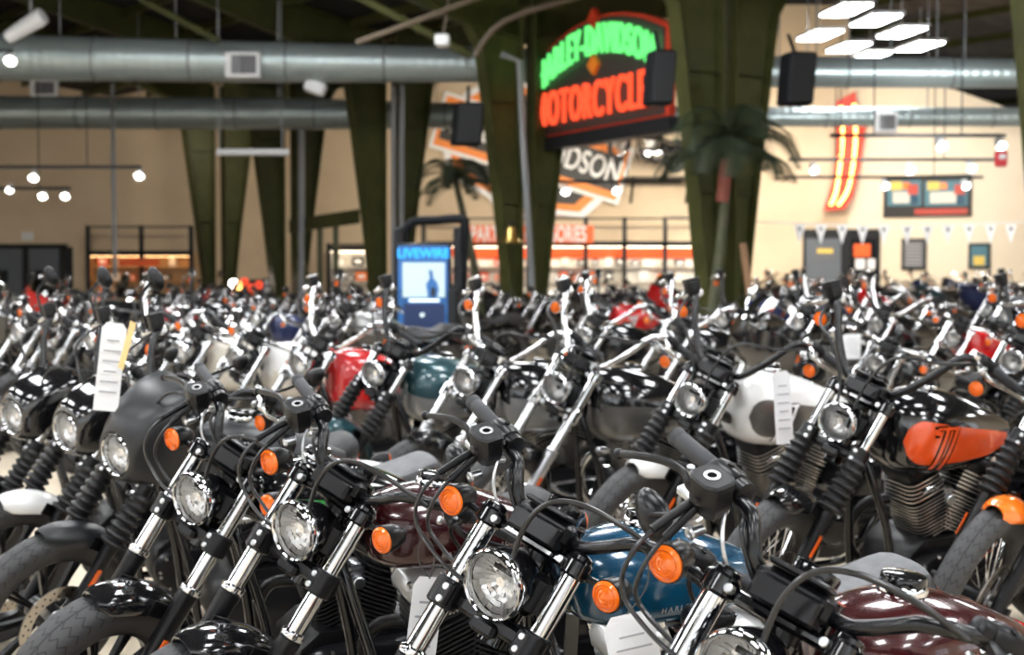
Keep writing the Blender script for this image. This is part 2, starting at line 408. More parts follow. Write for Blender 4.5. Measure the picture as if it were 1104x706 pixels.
def bar_parts(o, M):
    """handlebar, grips, levers, mirrors, cables. paths in fork coordinates (ahead, left, up)"""
    out = []; st = o['bars']
    if st == 'riser':
        right = [(-.035, .0, .795), (-.03, -.062, .797), (-.01, -.088, .806), (.0, -.112, .842), (-.006, -.14, .878), (-.03, -.2, .897), (-.052, -.27, .925), (-.085, -.375, .946)]
        left = [(-.035, .0, .79), (-.02, .07, .787), (-.0, .115, .788), (.02, .17, .815), (.03, .225, .848), (.0, .285, .87), (-.08, .345, .891), (-.18, .435, .899)]
    elif st == 'drag':
        right = [(-.035, 0, .80), (-.035, -.08, .80), (-.03, -.16, .815), (-.045, -.22, .83), (-.09, -.3, .84), (-.15, -.4, .85)]
        left = [(x, -y, z) for x, y, z in right]
    else:   # mini apes
        right = [(-.035, 0, .80), (-.035, -.06, .80), (-.025, -.11, .82), (-.01, -.19, .92), (-.005, -.235, 1.0), (-.02, -.262, 1.035), (-.07, -.3, 1.05), (-.12, -.34, 1.05), (-.2, -.41, 1.045)]
        left = [(x, -y, z) for x, y, z in right]
    bm = o['bar_mat']; h = MB(bm if bm == 'chrome' else 'bar_black', M)
    h.tube(right[::-1], .0145, 14, 5); h.tube(left, .0145, 14, 5)
    out.append(('handlebar', None, h))
    R = MB(bm if bm == 'chrome' else 'black_gloss', M)
    for l in (-.055, .055):
        R.tube([(-.05, l, .745), (-.045, l, .77), (-.038, l, .815)], [.02, .019, .024], 12)
    R.use('black_satin' if bm != 'chrome' else 'chrome').box((-.02, 0, .79), (.075, .15, .055), None, .012)
    R.use('black_satin')
    R.box((.012, 0, .775), (.05, .13, .05), None, .006); R.box((.0, 0, .825), (.06, .12, .012), None, .004)
    out.append(('riser', None, R))
    g_ = MB('black_gloss', M); g_.lathe([(.02, -.03), (.042, -.02), (.046, .01), (.043, .018), (.039, .014), (.0005, .014)], (-.055, 0, .835), HU + HF * -.6, 24)
    out.append(('riser', 'speedometer', g_))
    for sd, path, nm in ((-1, right, 'R'), (1, left, 'L')):
        e1 = V(path[-1]); e0 = V(path[-2]); d = (e1 - e0).normalized()
        gl = .125
        g = MB('grip_rubber', M)
        prof = [(.0135, -gl), (.0185, -gl), (.0185, -gl + .008), (.0172, -gl + .01)]
        prof += [(.0178, -gl + .012), (.0178, -.02), (.0172, -.018), (.0172, -.015), (.0178, -.013)]
        prof += [(.019, -.004), (.019, .004), (.014, .008), (.0005, .009)]
        g.lathe(prof, e1, d, 18); out.append(('handlebar', 'grip', g))
        c = e1 - d * (gl + .035)         # control cluster centre
        perp = (HF - d * HF.dot(d)).normalized(); upv = d.cross(perp)
        if upv.z < 0: upv = -upv
        cm = 'chrome' if bm == 'chrome' else ('clutch_silver' if st == 'apes' else 'black_satin')
        s_ = MB('black_satin', M)
        s_.lathe([(.016, -.035), (.026, -.032), (.029, -.02), (.029, .02), (.026, .032), (.016, .035), (.0005, .036)], c, d, 14, True)
        s_.use('black_gloss').box(c + perp * .006 - upv * .014, (.05, .05, .045), (d, perp, upv), .01)
        s_.use('black_satin').cyl(c + upv * .024, upv, .007, .008, 10); s_.box(c + perp * .032, (.02, .008, .012), (d, perp, upv), .002)
        s_.use('brushed').cyl(c - d * .025 - upv * .052 , perp, .008, .02, 10, .002)
        out.append(('switch_housing', None, s_))
        # lever bracket, lever
        lv = MB(cm, M)
        if st == 'riser' and sd < 0:
            piv = V((.03, -.219, .861)); lp = [(.032, -.222, .863), (.042, -.25, .868), (.036, -.275, .884), (.024, -.32, .887), (.0, -.38, .876), (-.036, -.44, .862)]
        else:
            piv = c + perp * .05 - d * .01
            lp = [piv, piv + d * .03 + perp * .022, piv + d * .06 + perp * .022 , piv + d * .1 + perp * .012, piv + d * .15 + perp * .0, piv + d * .2 - perp * .012]
        lp = [V(p) for p in lp]
        dl = spline(lp, 4); m = len(dl); rings = []
        for i, p in enumerate(dl):
            t = (dl[min(i + 1, m - 1)] - dl[max(0, i - 1)]).normalized(); w = upv - t * upv.dot(t); w.normalize(); n_ = t.cross(w)
            a = .0105 - .0035 * i / m; b = .0055
            rings.append([p + w * a * cos(2 * pi * j / 10) + n_ * b * sin(2 * pi * j / 10) for j in range(10)])
        lv.loft(rings); lv.sphere(lp[-1], .011, 12, 8)
        br = MB(cm, M)
        br.lathe([(.017, -.014), (.023, -.012), (.023, .012), (.017, .014)], c - d * .045, d, 14, True, True)
        br.box((c - d * .03 + piv) / 2 + perp * .004, ((piv - c).length + .03, .03, .022), ((piv - (c - d * .03)).normalized(), d, upv), .006)
        br.cyl(piv - upv * .014, upv, .01, .03, 10, .002)
        br.use('brushed').cyl(piv + upv * .016, upv, .006, .004, 8)
        nm2 = 'brake_lever' if sd < 0 else 'clutch_lever'
        if sd < 0:
            # master cylinder with round lid emblem
            res = MB('black_wrinkle', M)
            if st == 'riser':
                rc = V((.02, -.212, .868)); RB = (V((-.25, -.95, .15)).normalized(), None, None)
                e = RB[0]; zz = HU + HF * .28; zz = (zz - e * zz.dot(e)).normalized(); yy = zz.cross(e)
            else:
                rc = c - d * .03 + upv * .02 + perp * .012; e, zz = d, upv; yy = zz.cross(e)
            oct_ = [(.036, .018), (.022, .031), (-.02, .031), (-.038, .018), (-.038, -.018), (-.022, -.031), (.022, -.031), (.036, -.018)]
            ring = lambda k, z: [rc + e * p[0] * k + yy * p[1] * k + zz * z for p in oct_]
            res.loft([ring(.72, -.03), ring(.92, -.012), ring(1., .0), ring(1., .032)])
            res.use(cm if cm == 'chrome' else 'black_wrinkle').loft([ring(1.04, .0325), ring(1.06, .036), ring(1.05, .043), ring(.93, .047)])
            out.append(('brake_master_cylinder', None, res))
            em = MB('emblem', M)
            em.lathe([(.009, .0472), (.0155, .0472), (.0155, .0487), (.009, .0487)], rc, zz, 24, loop=True)
            em.use('black_gloss').cyl(rc + zz * .0465, zz, .0088, .0012, 18)
            out.append(('brake_master_cylinder', 'lid_emblem', em))
            if st == 'riser':
                br.cyl(rc + e * .058 + yy * .0 - zz * .02, zz, .0075, .055, 12, .002); br.box(rc + e * .05 - zz * .025, (.06, .03, .02), (e, yy, zz), .005); br.use('brushed').cyl(rc - zz * .055 - e * .01 + yy * .02, yy, .01, .03, 12, .002); br.torus(rc - zz * .055 - e * .01 + yy * .05, yy, .009, .004, 14, 6)
        out.append((nm2, None, br)); out.append((nm2, 'lever_blade', lv))
        # mirror, slung under the lever on the riser bars, upright on the others
        if o.get('mirror', 'under') != 'none':
            mk = 1. if o['mirror'] == 'under' else .8
            mm = MB('black_satin' if bm != 'chrome' else 'chrome', M)
            if o['mirror'] == 'under':
                mc = V((-.16, -.37, .80)) if sd < 0 else V((-.2, .36, .79))
                nrm = V((-.8, -.35 * sd, .45)).normalized(); lg = V((-.2, .75 * sd, .55))
                stem = [piv - upv * .012, piv - upv * .05 + d * .03, mc - nrm * .02]
            else:
                mc = c + upv * .2 + d * .07 - HF * .02; nrm = (-HF + d * .5).normalized(); lg = upv + d * .35
                stem = [piv + upv * .01, piv + upv * .07 - d * .005, piv + upv * .14 + d * .03, mc + HF * .012]
            lg = (lg - nrm * lg.dot(nrm)).normalized(); sh = nrm.cross(lg)
            def el(k, z): return [mc + lg * .062 * mk * k * cos(2 * pi * j / 22) + sh * .04 * mk * k * sin(2 * pi * j / 22) * (1 - .25 * cos(2 * pi * j / 22)) + nrm * z for j in range(22)]
            mm.loft([el(.2, -.032), el(.6, -.026), el(.9, -.012), el(1, 0), el(.97, .004)])
            mm.tube(stem, .0055, 8, 4)
            gm = MB('chrome', M); gm.loft([el(.93, .0042), el(.93, .0052)])
            out.append(('mirror', None, mm)); out.append(('mirror', 'mirror_glass', gm))
    # cables
    def cable(pts, r=.0048, k=8, m='cable'):
        c = MB(m, M); c.tube(pts, r, 8, k); out.append(('control_cable', None, c))
    if st == 'riser':
        cable([(.03, -.235, .842), (.072, -.262, .745), (.07, -.268, .689), (.045, -.265, .651), (.03, -.235, .625), (.035, -.15, .6), (.02, -.07, .59)])
        cable([(.02, -.225, .84), (.045, -.243, .75), (.04, -.25, .694), (.015, -.25, .655), (.0, -.22, .632), (.0, -.14, .61)])
        cb = MB('black_satin', M)
        for p, q in (((.03, -.235, .845), (.07, -.258, .765)), ((.02, -.225, .845), (.042, -.24, .765))): cb.tube([p, q], .0085, 10)
        out.append(('cable_boot', None, cb))
        cable([(.03, .3, .86), (.09, .22, .87), (.12, .12, .865), (.12, .05, .83), (.1, .02, .76), (.06, .02, .66)], .006)
        cable([(-.01, -.15, .87), (.02, -.13, .84), (.0, -.1, .8), (-.02, -.06, .76), (-.03, 0, .7)], .005)
        cable([(0, -.185, .87), (.015, -.165, .83), (.01, -.14, .79), (-.03, -.1, .74)], .004, m='brushed')
    else:
        z = right[-1][2] if st == 'drag' else .98
        cable([V(right[-3]) + HF * .03, (.08, -.24, z - .06), (.1, -.15, .86), (.06, -.06, .74), (.03, -.04, .6)], .0055)
        cable([V(left[-3]) + HF * .03, (.1, .22, z - .03), (.14, .1, .9), (.09, .03, .78), (.04, .03, .62)], .0055)
    return out, right, left

def tank_rings(kind):
    # (x, half width, z top, z bottom)
    if kind == 'peanut': return [(1.015, .03, .90, .82), (1.0, .075, .925, .78), (.965, .105, .948, .76), (.9, .125, .966, .75), (.82, .13, .972, .75), (.72, .12, .955, .755), (.62, .095, .92, .765), (.54, .062, .885, .775), (.5, .025, .86, .79)]
    if kind == 'sport': return [(.99, .03, .93, .80), (.975, .085, .96, .735), (.93, .125, .985, .70), (.85, .148, .997, .685), (.76, .15, .99, .685), (.66, .135, .965, .695), (.55, .105, .925, .71), (.45, .065, .88, .73), (.39, .025, .85, .755)]
    return [(1.04, .03, .90, .74), (1.02, .1, .94, .68), (.96, .15, .965, .64), (.86, .172, .97, .63), (.76, .17, .955, .63), (.66, .15, .925, .64), (.56, .12, .88, .66), (.48, .08, .84, .68), (.43, .03, .80, .71)]
def fuel_tank(o):
    out = []; R = tank_rings(o['tank']); mb = MB('paint')
    pts = []
    # resample smoothly
    tr = spline([(a, b, c) for a, b, c, d in R], 4); tb = spline([(a, d, 0) for a, b, c, d in R], 4)
    rings = []
    for p, q in zip(tr, tb):
        x, w, zt, zb = p.x, p.y, p.z, q.y
        zc = zb + (zt - zb) * .42; ring = []
        for j in range(32):
            t = 2 * pi * j / 32; ct, st = cos(t), sin(t)
            ex = 2.3 if st > 0 else 3.2
            yy = w * (abs(ct) ** (2 / ex)) * (1 if ct >= 0 else -1)
            zz = (zt - zc) * (abs(st) ** (2 / 2.2)) if st > 0 else -(zc - zb) * (abs(st) ** (2 / 3.2))
            ring.append(V((x, yy, zc + zz)))
        rings.append(ring)
    if o.get('two_tone'):
        # lower panel in the accent colour: same surface, faces below the line
        mb.loft(rings)
        acc = mb.use('accent').mi
        for i, f in enumerate(mb.f):
            if len(f) == 4 and sum(mb.v[k][2] for k in f) / 4 < o['two_tone'] + .12 * (sum(mb.v[k][0] for k in f) / 4 - .8) * -.6: mb.fm[i] = acc
    else: mb.loft(rings)
    out.append(('fuel_tank', None, mb))
    xc = {'peanut': .82, 'sport': .80, 'big': .8}[o['tank']]
    zt = [r for r in R if abs(r[0] - xc) < .05][0][2]
    c = MB('chrome'); C = V((xc, 0, zt - .004)); ax = V((-.08, 0, 1))
    c.lathe([(.047, 0), (.047, .01), (.044, .014), (.038, .016)], C, ax, 28)
    c.use('black_gloss').lathe([(.042, .012), (.043, .026), (.04, .031), (.03, .034), (.0005, .035)], C, ax, 28)
    out.append(('fuel_tank', 'filler_cap', c))
    def side_pt(x, z, off=.0015, sd=1):
        # point on the tank flank
        for a, b in zip(tr, tr[1:]):
            if b.x <= x <= a.x or a.x <= x <= b.x:
                f = (x - a.x) / (b.x - a.x + 1e-9); w = a.y + (b.y - a.y) * f; zt_ = a.z + (b.z - a.z) * f
                i = tr.index(a); zb = tb[i].y + (tb[i + 1].y - tb[i].y) * f; zc = zb + (zt_ - zb) * .42
                s_ = (z - zc) / ((zt_ - zc) if z > zc else (zc - zb)); s_ = max(-1, min(1, s_))
                if z > zc: st = abs(s_) ** 1.1; ct = sqrt(max(0, 1 - st * st)); yy = w * ct ** (2 / 2.3)
                else: st = abs(s_) ** 1.6; ct = sqrt(max(0, 1 - st * st)); yy = w * ct ** (2 / 3.2)
                return V((x, (yy + off) * sd, z))
        return V((x, .1 * sd, z))
    def panel(outline, m, off, sd, grid=14, ng=10, tear=False):
        """patch hugging the tank flank; outline = (x0, x1, f_lo(x), f_hi(x))"""
        mbp = MB(m); x0, x1, lo, hi = outline; rows = []
        for i in range(grid + 1):
            x = x0 + (x1 - x0) * i / grid; a, b = lo(i / grid), hi(i / grid)
            if tear:
                g_ = sqrt(max(.0, 1 - (1 - min(1, (i / grid) / .16)) ** 2)); c_ = (a + b) / 2; hh = (b - a) / 2 * max(.03, g_); a, b = c_ - hh, c_ + hh
            rows.append([side_pt(x, a + (b - a) * k / ng, off, sd) for k in range(ng + 1)])
        mbp.loft(rows, closed=False)
        return mbp
    g = o.get('graphic')
    if g == 'stripes':
        for m, dz in (('accent', 0.), ('accent2', -.03)):
            for sd in (1, -1):
                out.append(('fuel_tank', 'tank_stripe', panel((.985, .56, lambda f: .855 + dz - .02 * f, lambda f: .878 + dz - .025 * f), m, .0012, sd)))
    if g == 'lettering':
        for sd in (1,):
            me = 'HARLEY-DAVIDSON'
            out.append(('fuel_tank', 'tank_lettering', ('text', me, .018, 'letter_grey', side_pt, .72, .81, sd)))
    if g == 'one':
        for sd in (1, -1):
            lo = lambda f: .735 + .02 * f + .12 * max(0, f - .75); hi = lambda f: .91 - .085 * f - .04 * max(0, f - .85)
            out.append(('fuel_tank', 'tank_panel', panel((.96, .43, lo, hi), 'accent', .0015, sd, 40, tear=True)))
            # slanted figure one with trailing stripes
            for (a, b, m, off) in (((0., 0), 1., 'black_gloss', .0025), ((0.0, 0), .82, 'accent2', .0035)):
                w = MB(m)
                strokes = [[(.90, .842), (.80, .842), (.80, .82), (.872, .82)], ]
                def quad(x0, z0, x1, z1, wd):
                    k = 8; rows = []
                    for i in range(k + 1):
                        f = i / k; x = x0 + (x1 - x0) * f; z = z0 + (z1 - z0) * f
                        rows.append([side_pt(x - wd / 2 * q, z, off, sd) for q in (-1, -.33, .33, 1)])
                    w.loft(rows, closed=False)
                wd = .02 * b + (.012 if b == 1 else 0)
                quad(.75, .878, .815, .72, wd); quad(.795, .878, .85, .72, wd); 
                rows = [[side_pt(.84 - .1 * i / 6, z, off, sd) for z in (.882 if b == 1 else .876, .862 if b == 1 else .866)] for i in range(7)]
                w.loft(rows, closed=False)
                rows = [[side_pt(x, z, off, sd) for z in ((.88, .84) if b == 1 else (.87, .848))] for x in (.855, .835)]
                w.loft(rows, closed=False)
                out.append(('fuel_tank', 'number_graphic', w))
    return out

def engine_parts(o):
    out = []; fin = o.get('fin', 'black_fin')
    e = MB('black_wrinkle')
    # crankcase + gearbox block
    oc = [(.92, .30), (.90, .40), (.84, .45), (.6, .46), (.44, .44), (.38, .36), (.39, .26), (.46, .2), (.8, .19), (.88, .22)]
    e.loft([[V((x * .96 + .025, y, z)) for x, z in oc] if abs(y) > .12 else [V((x, y, z)) for x, z in oc] for y in (-.14, -.115, .1, .125)])
    out.append(('engine', None, e))
    cc = V((.70, 0, .375))
    for k, sg in enumerate((1, -1)):
        ax = V((sin(rad(22.5)) * sg, 0, cos(rad(22.5)))); B = (V((cos(rad(22.5)), 0, -sin(rad(22.5)) * sg)), V((0, 1, 0)), ax)
        c = MB('black_fin')
        c.cyl(cc + ax * .08, ax, .06, .27, 20)
        def rs(h, a, b, th):
            r = .03; o_ = []
            for sx, sy in ((1, 1), (-1, 1), (-1, -1), (1, -1)):
                q = [(a, b - r), (a - r * .3, b - r * .3), (a - r, b)]
                if sx * sy < 0: q = q[::-1]
                for p in q: o_.append((sx * p[0], sy * p[1]))
            return [cc + B[0] * p[0] + B[1] * p[1] + ax * h for p in o_]
        for i in range(11):
            h = .095 + i * .0135; a, b = (.082, .088)
            c.use('black_fin').loft([rs(h, a - .001, b - .001, 0), rs(h + .0045, a - .001, b - .001, 0)])
            c.use(fin).loft([rs(h + .0008, a, b, 0), rs(h + .0038, a, b, 0)], False, False)
        for i in range(5):
            h = .252 + i * .0155; a, b = (.085 - .003 * i, .092)
            c.use('black_fin').loft([rs(h, a - .001, b - .001, 0), rs(h + .006, a - .001, b - .001, 0)])
            c.use(fin).loft([rs(h + .0008, a, b, 0), rs(h + .005, a, b, 0)], False, False)
        c.use('black_satin').loft([rs(.244, .07, .078, 0), rs(.33, .066, .078, 0)])
        out.append(('engine', 'cylinder', c))
        r = MB(o.get('rocker', 'polished_cast'))
        r.loft([rs(.33, .07, .085, 0), rs(.345, .074, .09, 0), rs(.37, .072, .088, 0), rs(.39, .055, .07, 0), rs(.395, .045, .06, 0)])
        r.use('chrome')
        for sx in (-1, 1):
            for sy in (-1, 1): r.cyl(cc + B[0] * .055 * sx + B[1] * .072 * sy + ax * .375, ax, .008, .018, 8, .002)
        out.append(('engine', 'rocker_cover', r))
        p = MB('chrome' if fin != 'black_fin' else 'black_satin')
        for d in (-.022, .022):
            p.tube([cc + V((.03 * sg + d, -.125, .02)), cc + ax * .33 + V((d, -.075, 0))], .01, 8)
        out.append(('engine', 'pushrod_tube', p))
    pc = MB(o.get('primary', 'black_satin'))
    ol = []
    for j in range(28):
        t = 2 * pi * j / 28; big = cos(t) > 0
        ol.append(((.79 if big else .52) + (.115 if big else .125) * cos(t), .315 + (.095 if big else .115) * sin(t) ))
    def pr(k, y): return [V((.655 + (x - .655) * k, y, .315 + (z - .315) * k)) for x, z in ol]
    pc.loft([pr(1.02, .11), pr(1.02, .16), pr(.97, .18), pr(.88, .187)])
    for j in range(0, 28, 3):
        x, z = ol[j]; pc.use('brushed').cyl((.655 + (x - .655) * .95, .176, .315 + (z - .315) * .95), (0, 1, 0), .006, .008, 8)
    out.append(('engine', 'primary_cover', pc))
    db = MB(o.get('derby', 'black_gloss')); db.lathe([(.07, .18), (.072, .192), (.066, .2), (.05, .202), (.048, .199), (.0005, .199)], (.53, 0, .32), (0, 1, 0), 30)
    out.append(('engine', 'derby_cover', db))
    ac = MB(o.get('aircleaner', 'black_gloss')); ac.lathe([(.03, 0), (.075, .005), (.085, .02), (.085, .06), (.075, .072), (.0005, .075)], (.70, -.09, .6), (0, -1, 0), 28)
    out.append(('engine', 'air_cleaner', ac))
    cb = MB('brushed'); cb.box((.7, .02, .6), (.06, .1, .07), None, .01); cb.cyl((.7, .06, .585), (0, 1, 0), .02, .035, 14, .003)
    cb.use('chrome').tube([(.76, .07, .63), (.8, .09, .64), (.84, .09, .62)], .012, 10, 3)
    for i in range(6): cb.torus((.765 + i * .012, .075 + .003 * i, .632), (1, .1, 0), .013, .003, 12, 6)
    out.append(('engine', 'carburettor', cb))
    for k in range(2):
        ex = MB(o.get('exhaust', 'black_satin'))
        if k == 0: p = [(.86, -.06, .56), (.93, -.1, .54), (.95, -.16, .44), (.9, -.19, .32), (.75, -.2, .25), (.4, -.2, .24), (.05, -.2, .24), (-.3, -.2, .25)]
        else: p = [(.55, -.06, .56), (.5, -.1, .54), (.5, -.17, .46), (.48, -.2, .38), (.4, -.2, .345), (.1, -.2, .335), (-.3, -.2, .335)]
        n = len(p); r = [.019] * n
        for i in range(n - 3, n): r[i] = .036
        r[-1] = .034
        ex.tube(p, r, 14, 5); out.append(('exhaust_pipe', None, ex))
    return out

def build_bike(o):
    """all pieces of one motorcycle: list of (part, sub-part or None, builder)"""
    P = []
    wr = o['wr']; M = steer_matrix(wr); A = V((0, 0, 1)); fl = o['fork_l']; fr = o['fork_r']; fl_m = o['tube_mat']
    # front wheel and fender (the fork axis leans, so wheel 'up' is taken along the fork)
    P += wheel_parts('front_wheel', (0, 0, 0), (0, 1, 0), wr, o['ftw'], o['frim'], o['fkind'], M)
    f = MB('fpaint', M); fender(f, (0, 0, 0), V((1, 0, 0)), V((0, 0, 1)), wr + .028, o['ftw'] / 2 + .018, .065, rad(-62), rad(40), tip0=.55, tip1=.5)
    f.use('black_satin')
    for s_ in (-1, 1):
        f.box((0.01, s_ * (o['ftw'] / 2 + .018), wr - .02), (.10, .006, .05), None, .002)
    P.append(('front_fender', None, f))
    for s_ in (-1, 1):
        t = MB(fl_m, M); t.cyl((0, s_ * fl, .25), A, fr, .505, 22)
        t.use('black_gloss').lathe([(fr, .752), (fr + .004, .756), (fr + .003, .772), (fr * .6, .778), (.0005, .778)], (0, s_ * fl, 0), A, 20)
        P.append(('fork_leg', None, t))
        sm = o['slider_mat']; sl = MB(sm, M)
        top = o.get('slider_top', .385)
        sl.lathe([(.02, -.045), (fr + .004, -.04), (fr + .006, .03), (fr + .005, .1), (fr + .0055, top - .03), (fr + .007, top - .02), (fr + .007, top), (fr, top + .004)], (0, s_ * fl, 0), A, 20)
        sl.box((-.03, s_ * (fl - .01), .0), (.05, .03, .06), None, .008); sl.cyl((0, s_ * (fl + .03) - .01, 0), (0, 1, 0), .016, .02, 12)
        if s_ > 0 : # caliper
            sl.use('black_satin').box((-.1, .088, .105), (.06, .05, .1), (V((.75, 0, .66)), V((0, 1, 0)), V((-.66, 0, .75))), .012)
        P.append(('fork_leg', 'fork_slider', sl))
        if o['gaiter']:
            g = MB('gaiter', M); prof = [(fr + .008, top)]; n = 7; gh = (.54 - top) / n
            for k in range(n):
                r = fr + .03 - .0015 * k; z = top + k * gh
                prof += [(fr + .013, z + gh * .08), (r - .003, z + gh * .3), (r, z + gh * .5), (r - .003, z + gh * .7), (fr + .013, z + gh * .92)]
            g.lathe(prof, (0, s_ * fl, 0), A, 20); P.append(('fork_leg', 'fork_gaiter', g))
        else:
            g = MB('chrome', M); g.lathe([(fr + .002, top + .004), (fr + .008, top + .004), (fr + .0095, top + .01), (fr + .0085, top + .02), (fr + .001, top + .024)], (0, s_ * fl, 0), A, 22)
            P.append(('fork_leg', 'fork_seal_ring', g))
        rf = MB('amber_dark', M); rf.box((.012, s_ * (fl + fr + .006), .2), (.022, .006, .085), None, .002)
        P.append(('fork_leg', 'amber_reflector', rf))
    # clamps
    up = MB('chrome' if o['clamp'] == 'chrome' else 'black_gloss', M)
    for s_ in (-1, 1):
        up.cyl((0, s_ * fl, .722), A, fr + .01, .042, 20, .006)
        up.use('brushed').cyl((fr * .6, s_ * (fl - fr - .004), .743), (1, 0, 0), .009, fr * .9, 10, .002); up.use(up.mats[0])
    up.box((-.03, 0, .74), (.075, fl * 2 - .02, .024), None, .008); up.cyl((-OFF, 0, .7), A, .024, .075, 16, .003)
    P.append(('triple_clamp', None, up))
    lo = MB('chrome' if o['clamp'] == 'chrome' else 'black_satin', M)
    for s_ in (-1, 1):
        lo.cyl((0, s_ * fl, .515), A, fr + .012, .066, 20, .004)
        lo.box((fr * .9, s_ * (fl - .012), .548), (.03, .035, .06), None, .006)
        lo.use('brushed')
        for dz in (.532, .562): lo.cyl((fr * .9 + .012, s_ * (fl - .012), dz), (1, 0, 0), .0085, .008, 10, .002)
        lo.use(lo.mats[0])
    lo.box((-.035, 0, .548), (.07, fl * 2 - .02, .04), None, .01)
    lo.use('black_satin').box((.0, 0, .53), (.03, .07, .035), None, .008)
    lo.cyl((-OFF, 0, .52), A, .03, .22, 16)
    lo.box((-.02, 0, .645), (.05, fl * 1.3, .1), None, .015)
    P.append(('triple_clamp', None, lo))
    hl = V(o['hl']); P += headlight(hl, M, o['hl_shell'], o.get('hl_r', .073))
    if o.get('cowl'): P.append(('headlight', 'headlight_cowl', cowl(hl, M, o['cowl'] == 'big')))
    bp, right, left = bar_parts(o, M); P += bp
    if o['signals'] == 'fork':
        for s_ in (-1, 1):
            P += signal((.012, s_ * .226, .728), HF, (-.005, s_ * (fl + .02), .735), M, 'black_satin', 'turn_signal')
    else:
        for path in (right, left):
            c = V(path[-3]) * .5 + V(path[-2]) * .5
            P += signal(c - HU * .075 + HF * .04, HF, c - HU * .01, M, 'chrome' if o['bar_mat'] == 'chrome' else 'black_satin', 'turn_signal', .78)
    # ---- fixed to the frame
    P += fuel_tank(o)
    P += engine_parts(o)
    fm = MB('black_gloss')
    fm.tube([(1.07, 0, .9), (1.0, 0, .8), (.7, 0, .73), (.45, 0, .66), (.3, 0, .6)], .024, 12, 5)
    hx = 1.495 - OFF * cos(RAKE)
    fm.tube([V((hx - sin(RAKE) * .5, 0, wr - OFF * sin(RAKE) + cos(RAKE) * .5)), V((hx - sin(RAKE) * .71, 0, wr - OFF * sin(RAKE) + cos(RAKE) * .71))], .034, 16)
    for s_ in (-1, 1):
        fm.tube([(1.09, s_ * .02, .8), (1.06, s_ * .06, .7), (1.0, s_ * .11, .5), (.965, s_ * .12, .3), (.93, s_ * .12, .2), (.82, s_ * .12, .16), (.5, s_ * .12, .16), (.38, s_ * .12, .19), (.3, s_ * .13, .32), (.2, s_ * .14, .5), (.16, s_ * .14, .62)], .016, 10, 4)
        fm.tube([(.45, s_ * .04, .66), (.3, s_ * .12, .62), (.1, s_ * .14, .64), (-.12, s_ * .13, .64)], .014, 10, 4)
    P.append(('frame', None, fm))
    sw = MB('black_satin')
    for s_ in (-1, 1): sw.tube([(.4, s_ * .1, .33), (.2, s_ * .12, .325), (-.04, s_ * .115, .322)], .02, 10, 3)
    P.append(('swingarm', None, sw))
    bg = MB('black_satin'); bg.box((.27, .135, .40), (.4, .03, .008), None, .002); bg.box((.27, .135, .37), (.4, .03, .01), None); bg.box((.27, .135, .255), (.4, .03, .01), None)
    P.append(('drive_belt', None, bg))
    P += wheel_parts('rear_wheel', (0, 0, .322), (0, 1, 0), .322, .15, .215, o.get('rkind', 'cast'), None, disc=False, pulley=True)
    rf_ = MB('fpaint'); fender(rf_, (0, 0, .335), V((1, 0, 0)), V((0, 0, 1)), .36, .105, .09, rad(-78), rad(55), n=24, tip0=.7, tip1=.8)
    P.append(('rear_fender', None, rf_))
    tl = MB('black_satin'); tl.box((-.335, 0, .58), (.05, .06, .05), (V((.6, 0, .8)), V((0, 1, 0)), V((-.8, 0, .6))), .01)
    tl.use('red_lens').box((-.36, 0, .59), (.02, .09, .04), None, .006)
    P.append(('tail_light', None, tl))
    for s_ in (-1, 1):
        k = MB('black_satin'); b0 = V((.02, s_ * .16, .33)); b1 = V((.14, s_ * .16, .64)); ax = (b1 - b0).normalized()
        k.tube([b0, b1], .014, 10); k.cyl(b0 - V((0, .015, 0)), (0, 1, 0), .022, .03, 12); k.cyl(b1 - V((0, .015, 0)), (0, 1, 0), .022, .03, 12); k.cyl(b0 + ax * .2, ax, .03, .09, 14, .004)
        P.append(('shock_absorber', None, k))
        sp = MB('chrome' if o['bar_mat'] == 'chrome' else 'black_gloss')
        sp.tube([b0 + ax * (.04 + .17 * i / 72) + (basis(ax)[0] * cos(i * pi / 6) + basis(ax)[1] * sin(i * pi / 6)) * .027 for i in range(73)], .005, 6)
        P.append(('shock_absorber', 'spring', sp))
    # seat
    st = MB('seat_black'); grey = o.get('seat_grey')
    prof = [(.52, .05, .80, .765), (.46, .075, .795, .73), (.36, .125, .765, .70), (.25, .14, .765, .695), (.15, .14, .79, .70), (.07, .125, .82, .705), (.03, .09, .81, .71)]
    if o.get('seat') == 'two': prof = [(.52, .05, .80, .765), (.46, .075, .79, .73), (.36, .125, .76, .70), (.22, .14, .76, .695), (.1, .13, .8, .70), (0.04, .1, .83, .70), (-.1, .1, .825, .7), (-.26, .07, .80, .69)]
    rr = spline([(a, b, c) for a, b, c, d in prof], 3); rb = spline([(a, d, 0) for a, b, c, d in prof], 3)
    rings = [superellipse((p.x, 0, (p.z + q.y) / 2), V((0, 1, 0)), V((0, 0, 1)), p.y, (p.z - q.y) / 2, 2.8, 24) for p, q in zip(rr, rb)]
    st.loft(rings); P.append(('seat', None, st))
    sg = MB('seat_grey' if grey else 'seat_black')
    rings = [superellipse((p.x, 0, (p.z + q.y) / 2 + (p.z - q.y) * .18), V((0, 1, 0)), V((0, 0, 1)), p.y * .86, (p.z - q.y) / 2 * .72, 2.6, 24) for p, q in zip(rr[2:-1], rb[2:-1])]
    sg.loft(rings); P.append(('seat', 'seat_panel', sg))
    ot = MB('black_gloss'); ot.box((.36, .13, .54), (.2, .06, .2), None, .03); ot.box((.36, -.13, .54), (.2, .06, .2), None, .03); ot.use('black_satin').box((.35, 0, .56), (.16, .2, .2), None, .02)
    P.append(('side_cover', None, ot))
